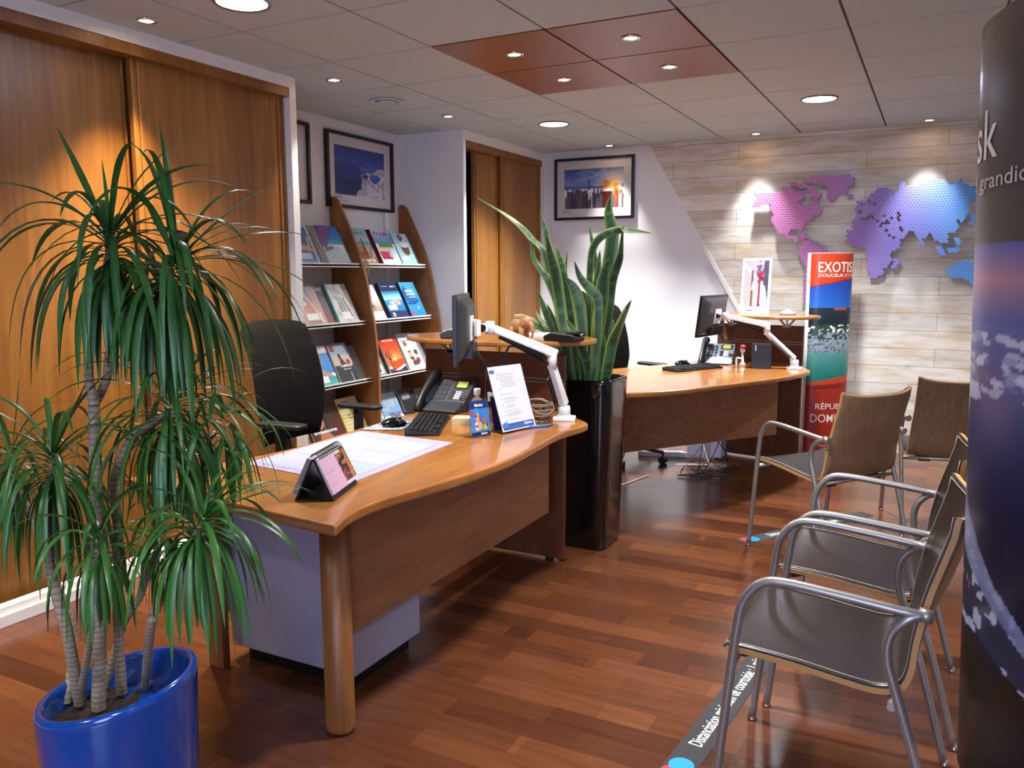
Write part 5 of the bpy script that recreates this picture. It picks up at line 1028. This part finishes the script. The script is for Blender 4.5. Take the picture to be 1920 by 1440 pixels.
# ================================================================ snake plant
SN = json.loads('''[[[[-1.663,3.86,0.858],[-1.725,3.86,1.146],[-1.81,3.86,1.473],[-1.887,3.86,1.564],[-1.964,3.86,1.639],[-2.065,3.86,1.706],[-2.215,3.86,1.786]],0.0313],[[[-1.702,3.895,0.852],[-1.745,3.906,1.129],[-1.779,3.913,1.336],[-1.829,3.919,1.578],[-1.869,3.925,1.695]],0.0313],[[[-1.657,3.846,0.852],[-1.698,3.842,1.065],[-1.731,3.84,1.228],[-1.791,3.838,1.364],[-1.86,3.836,1.454],[-1.88,3.834,1.555]],0.0313],[[[-1.642,3.825,0.863],[-1.689,3.814,1.135],[-1.726,3.807,1.364],[-1.753,3.801,1.471],[-1.771,3.795,1.577]],0.047],[[[-1.627,3.881,0.858],[-1.671,3.888,1.132],[-1.71,3.891,1.336],[-1.742,3.895,1.459],[-1.768,3.899,1.522]],0.0365],[[[-1.657,3.916,0.852],[-1.72,3.937,1.253],[-1.733,3.951,1.405],[-1.73,3.964,1.515]],0.0209],[[[-1.56,3.804,0.87],[-1.574,3.783,1.14],[-1.598,3.769,1.286],[-1.645,3.756,1.364]],0.047],[[[-1.567,3.902,0.859],[-1.535,3.914,1.202],[-1.488,3.92,1.417],[-1.47,3.926,1.575],[-1.493,3.932,1.682],[-1.486,3.938,1.771]],0.0522],[[[-1.557,3.839,0.858],[-1.555,3.834,1.151],[-1.55,3.832,1.39],[-1.534,3.83,1.508],[-1.483,3.827,1.567],[-1.399,3.825,1.59],[-1.317,3.823,1.585],[-1.223,3.821,1.57]],0.0313],[[[-1.521,3.86,0.852],[-1.502,3.86,0.935],[-1.462,3.86,1.152],[-1.442,3.86,1.337],[-1.41,3.86,1.442],[-1.4,3.86,1.494],[-1.39,3.86,1.612]],0.0365],[[[-1.514,3.797,0.86],[-1.485,3.777,1.077],[-1.463,3.766,1.235],[-1.447,3.754,1.364],[-1.416,3.743,1.458]],0.0522],[[[-1.514,3.783,0.867],[-1.479,3.761,1.052],[-1.474,3.75,1.248],[-1.506,3.739,1.3],[-1.558,3.728,1.364],[-1.585,3.717,1.442]],0.0365],[[[-1.459,3.804,0.857],[-1.431,3.786,0.919],[-1.401,3.776,1.053],[-1.365,3.766,1.133],[-1.333,3.756,1.219]],0.0574],[[[-1.477,3.895,0.851],[-1.45,3.908,1.014],[-1.412,3.917,1.15],[-1.363,3.925,1.252]],0.0313],[[[-1.657,3.881,0.856],[-1.767,3.888,0.976],[-1.855,3.891,1.057],[-1.926,3.895,1.088],[-1.985,3.899,1.16]],0.0417],[[[-1.696,3.923,0.849],[-1.841,3.947,1.053],[-1.927,3.962,1.136],[-2.009,3.977,1.165]],0.0261],[[[-1.684,3.909,0.852],[-1.785,3.928,1.071],[-1.837,3.939,1.167],[-1.897,3.951,1.293]],0.0313],[[[-1.687,3.93,0.849],[-1.814,3.957,1.054],[-1.875,3.973,1.122],[-1.925,3.99,1.183]],0.0261],[[[-1.573,3.895,0.859],[-1.562,3.908,1.201],[-1.544,3.917,1.363],[-1.534,3.925,1.497]],0.0313],[[[-1.561,3.916,0.857],[-1.558,3.937,1.363],[-1.585,3.951,1.525],[-1.609,3.964,1.621]],0.0183],[[[-1.525,3.776,0.856],[-1.527,3.744,0.945],[-1.568,3.724,1.064],[-1.626,3.704,1.164]],0.0365],[[[-1.568,3.874,0.862],[-1.586,3.881,1.216],[-1.618,3.886,1.296]],0.0183],[[[-1.663,3.902,0.853],[-1.768,3.923,1.085],[-1.834,3.938,1.224]],0.0209],[[[-1.482,3.79,0.857],[-1.448,3.755,1.001],[-1.434,3.73,1.094]],0.0235],[[[-1.503,3.888,0.85],[-1.47,3.902,1.014],[-1.453,3.912,1.149]],0.0417],[[[-1.606,3.923,0.84],[-1.638,3.954,0.976],[-1.669,3.977,1.085]],0.0365],[[[-1.627,3.916,0.845],[-1.67,3.944,1.059],[-1.695,3.964,1.253]],0.0313]]''')
sp_ = thing('snake_plant', 'tall snake plant with yellow-edged leaves in square black planter', 'potted plant', (-1.545, 3.84, 0))
def sq_pot(parent):
    mb = MB(); prof = [(.128, 0), (.131, .01), (.156, .80), (.157, .845), (.157, .862), (.150, .866), (.138, .862), (.135, .82), (.0, .82)]; n = 40
    vs = []
    for r_, z in prof:
        for k in range(n):
            a = 2*PI*k/n+PI/4; c, s_ = math.cos(a), math.sin(a); m_ = (abs(c)**7+abs(s_)**7)**(-1/7); vs.append((r_*c*m_, r_*s_*m_*1.02, z))
    fs = [(i*n+k, i*n+(k+1) % n, (i+1)*n+(k+1) % n, (i+1)*n+k) for i in range(len(prof)-2) for k in range(n)]
    mb._add(vs, fs, True); mb.f.append(list(range(n))[::-1]); mb.mi.append(0); mb.sm.append(False); mb.build('planter', black_gl, parent)
    MB().lathe([(0, .815), (.14, .815), (.0, .80)], n=4).build('soil', mat('soil', '#2a1e16', rough=.95, bump=1, bscale=80), parent)
sq_pot(sp_)
def leaf_strip(pts, width, wdir, prof, nseg, colf, parent, name, fold=.15, twist=0):
    C = crom(pts, nseg); n = len(C)-1; vs = []; col = []; cr = (-1, -.84, -.4, .4, .84, 1)
    for i, p_ in enumerate(C):
        t = i/n; T_ = (C[min(i+1, n)]-C[max(i-1, 0)]).normalized(); wd_ = Vector(wdir); wd_ = (Matrix.Rotation(twist*t, 3, T_) @ (wd_-T_*wd_.dot(T_))).normalized(); N = T_.cross(wd_)
        hw_ = width*.5*prof(t)
        for c_ in cr: vs.append(p_+wd_*(hw_*c_)+N*(fold*hw_*(abs(c_)-.5))); col.append(colf(t, c_))
    return vs, col, n, len(cr)
yl = [lin(c) for c in ('#a9b458', '#c4c870', '#2a5432', '#1a4028', '#3d6c46')]; rnd = random.Random(11)
for pts, wdt in SN:
    base = Vector(pts[0]); base.x = min(max(base.x, -1.66), -1.43); base.z = .81; P_ = [base]+[Vector(q) for q in pts[1:]]
    ph = rnd.random()*9; tw = rnd.uniform(-.7, .7); a0 = rnd.uniform(-.5, .5); wd_ = (.8877*math.cos(a0)-.46*math.sin(a0), .46*math.cos(a0)+.8877*math.sin(a0), 0)
    def colf(t, c_):
        if abs(c_) > .9: return yl[0]
        if abs(c_) > .6: return tuple(a*.25+b*.75 for a, b in zip(yl[0], yl[2]))
        k = .5+.5*math.sin(t*46+ph+3*math.sin(t*17+ph)); return tuple(a*(1-k)+b*k for a, b in zip(yl[3], yl[4] if k > .8 else yl[2]))
    vs, col, n, w_ = leaf_strip(P_, wdt*.98, wd_, lambda t: (.62+.75*math.sin(PI*min(t*.95+.02, 1))**.8 if t < .55 else (.62+.75*math.sin(PI*.55)**.8)*max(0.02, 1-((t-.55)/.45)**1.9)) , 9, colf, sp_, 'leaf', .22, tw)
    mb = MB(); mb._add(vs, [(i*w_+j, i*w_+j+1, (i+1)*w_+j+1, (i+1)*w_+j) for i in range(n) for j in range(w_-1)], True)
    o = mb.build('leaf', print_mat('leaf'), sp_, world=True); a = o.data.color_attributes.new('Col', 'FLOAT_COLOR', 'POINT'); a.data.foreach_set('color', np.array([(*c, 1) for c in col], 'f').ravel())
    sd = o.modifiers.new('thick', 'SOLIDIFY'); sd.thickness = .0022; sd.offset = 0

# ================================================================ dracaena in the blue pot
ST = json.loads('''[[[[-1.716,1.165,0.36],[-1.661,1.15,0.68],[-1.643,1.15,0.931],[-1.632,1.15,1.101]],0.017],[[[-1.632,1.15,1.101],[-1.642,1.15,1.171],[-1.627,1.15,1.242],[-1.579,1.15,1.357],[-1.542,1.15,1.435]],0.011],[[[-1.688,1.19,1.091],[-1.638,1.19,1.155],[-1.608,1.19,1.239],[-1.499,1.19,1.334],[-1.41,1.19,1.39]],0.011],[[[-1.778,1.16,0.36],[-1.713,1.1,0.587],[-1.752,1.1,0.706],[-1.762,1.1,0.855],[-1.715,1.1,0.959]],0.014],[[[-1.807,1.145,0.36],[-1.845,1.2,0.492],[-1.857,1.2,0.558],[-1.955,1.2,0.748],[-2.036,1.2,0.916]],0.01],[[[-1.733,1.24,0.36],[-1.701,1.22,0.541],[-1.676,1.22,0.783],[-1.676,1.22,0.911],[-1.601,1.22,1.019],[-1.478,1.22,1.084]],0.013],[[[-1.796,1.237,0.36],[-1.721,1.25,0.538],[-1.656,1.25,0.619],[-1.616,1.25,0.692],[-1.568,1.25,0.777]],0.01],[[[-1.704,1.284,0.36],[-1.456,1.12,0.632],[-1.44,1.12,0.671],[-1.386,1.12,0.763],[-1.293,1.12,0.874]],0.011],[[[-1.801,1.176,0.36],[-1.554,1.05,0.64],[-1.563,1.05,0.709],[-1.508,1.05,0.823]],0.009]]''')
dr = thing('dracaena_plant', 'many-stemmed leafy dracaena in a glazed cobalt blue pot, left foreground', 'potted plant', (-1.66, 1.18, 0))
blue = mat('cobalt_glaze', '#063c8c', rough=.12, coat=.8, var=.12, vscale=5)
def slant(v):
    k = max(0, (v.z-.12)/.31); return (v.x, v.y, v.z+k*(.16*(v.x*.98+v.y*.55)))
MB().lathe([(0, .0), (.135, .0), (.150, .02), (.168, .2), (.173, .34), (.176, .415), (.176, .428), (.170, .437), (.160, .435), (.155, .425), (.150, .36), (.0, .34)], n=56, fz=slant).build('glazed_pot', blue, dr)
MB().lathe([(0, .352), (.08, .356), (.152, .345)], n=32, fz=lambda v: (v.x, v.y, v.z+.012*math.sin(v.x*90)*math.cos(v.y*70))).build('soil', MATS['soil'], dr)
bark = mat('ringed_bark', '#8f8170', rough=.8, bump=.8, bscale=90, var=.25, vscale=45)
_nt = bark.node_tree; _w = _nt.nodes.new('ShaderNodeTexWave'); _w.wave_type = 'BANDS'; _w.bands_direction = 'Z'; _w.inputs['Scale'].default_value = 22; _w.inputs['Distortion'].default_value = 2.5; _w.inputs['Detail'].default_value = 2
_tc = _nt.nodes.new('ShaderNodeTexCoord'); _nt.links.new(_tc.outputs['Object'], _w.inputs[0]); _r = ramp(_nt, [(.0, '#776a58'), (.2, '#8f816c'), (1, '#9c8e78')], _w.outputs['Fac']); _nt.links.new(_r.outputs[0], _nt.nodes['Principled BSDF'].inputs['Base Color'])
for pts, r_ in ST:
    C = crom([(*q,) for q in pts], 24); n = len(C); rr = [(r_*.86*(1.12-.3*k/n))*(1+.04*(k % 4 == 0)) for k in range(n)]
    MB().tube(C, rr, 12).build('stem', bark, dr, world=True)
rnd = random.Random(21)
def crown(c, nleaf, L_, axis=(0, 0, 1), droop=1., extra=(), wid=.0125, name='leaf_crown'):
    c = Vector(c); ax = Vector(axis).normalized(); e1 = ax.orthogonal().normalized(); e2 = ax.cross(e1); mb = MB(); cols = []
    def leaf(d, L, dr_, w_, base, kinks=1.):
        pts = []; v = d.copy(); p_ = base.copy(); n = 11; step = L/n
        for k in range(n+1):
            pts.append(p_.copy()); v = (v+Vector((0, 0, -1))*dr_*(.16+.2*(k/n))).normalized(); p_ = p_+v*step
        g0 = rnd.uniform(.75, 1.2); sd = d.cross(Vector((0, 0, 1))); sd = sd if sd.length > .05 else Vector((1, 0, 0))
        sd = (sd.normalized()+Vector((rnd.uniform(-.3, .3), rnd.uniform(-.3, .3), rnd.uniform(-.2, .2)))).normalized()
        g = lin('#2a5c22'); gt = lin('#4a8030'); vs = []
        for i, q in enumerate(pts):
            t = i/n; T_ = (pts[min(i+1, n)]-pts[max(i-1, 0)]).normalized(); wd_ = (sd-T_*sd.dot(T_)).normalized(); N = T_.cross(wd_)
            hw_ = w_*.5*(.55+.9*t if t < .5 else 1.0*(1-((t-.5)/.5)**1.7))+.0004
            for c_ in (-1, 0, 1): vs.append(q+wd_*hw_*c_+N*hw_*.3*abs(c_)); cols.append((*[(a*(1-.4*(1-abs(c_)))+b*.4*(1-abs(c_)))*g0 for a, b in zip(g, gt)], 1))
        mb._add(vs, [(i*3+j, i*3+j+1, (i+1)*3+j+1, (i+1)*3+j) for i in range(n) for j in range(2)], True)
    for k in range(nleaf):
        f = (k+.5)/nleaf; az = k*2.39996+rnd.uniform(-.3, .3); el = R(66)*(1-f)**1.7-R(20)*f+rnd.uniform(-.15, .15)
        d = (e1*math.cos(az)+e2*math.sin(az))*math.cos(el)+ax*math.sin(el); L = L_*rnd.uniform(.8, 1.12)*(.72+.4*math.sin(PI*min(1, f*1.1+.15)))
        leaf(d.normalized(), L, droop*(.4+1.9*f**.8)*rnd.uniform(.7, 1.3), wid*rnd.uniform(.8, 1.1), c+ax*(.035*(1-2.6*f))+d*.006)
    for d, L, dd in extra: leaf(Vector(d).normalized(), L, dd, wid*1.1, c+ax*.03)
    o = mb.build(name, print_mat('leaf'), dr, world=True); a = o.data.color_attributes.new('Col', 'FLOAT_COLOR', 'POINT'); a.data.foreach_set('color', np.array(cols, 'f').ravel())
crown((-1.542, 1.15, 1.43), 92, .30, extra=[((-.42, -.05, .95), .27, .12), ((.12, .1, 1), .18, .1), ((.5, .3, .8), .3, .5), ((.7, .3, .55), .36, .6), ((-.05, 0, 1), .16, .05)], droop=1.15, wid=.0155)
crown((-1.41, 1.19, 1.385), 86, .315, axis=(.35, .2, .9), extra=[((.7, .45, .5), .30, .3), ((.75, .45, .25), .34, .45), ((-.05, -.1, 1), .2, .1), ((.55, .35, .75), .26, .2), ((-.4, -.1, .9), .17, .1)], droop=1.2, wid=.0155)
crown((-1.715, 1.10, .96), 78, .29, axis=(.1, 0, 1), extra=[((.35, .2, .9), .2, .1), ((.6, .3, .7), .26, .4)], droop=1.2)
crown((-2.03, 1.2, .92), 50, .24, extra=[((.1, .1, 1), .2, .1)], droop=1.2)
crown((-1.478, 1.22, 1.085), 84, .29, axis=(.2, .1, 1), extra=[((.75, .45, .35), .3, .6), ((.6, .4, .6), .2, .3)], droop=1.15)
crown((-1.293, 1.12, .875), 84, .25, axis=(.45, .25, .85), extra=[((.7, .4, .55), .2, .25)], droop=1.2)
crown((-1.508, 1.05, .825), 44, .2, axis=(.1, 0, 1), droop=1.2)
crown((-1.568, 1.25, .78), 26, .16, droop=1.2)
crown((-1.40, 1.3, 1.05), 26, .22, droop=1.2)
crown((-1.60, 1.35, .95), 34, .2, droop=1.2)
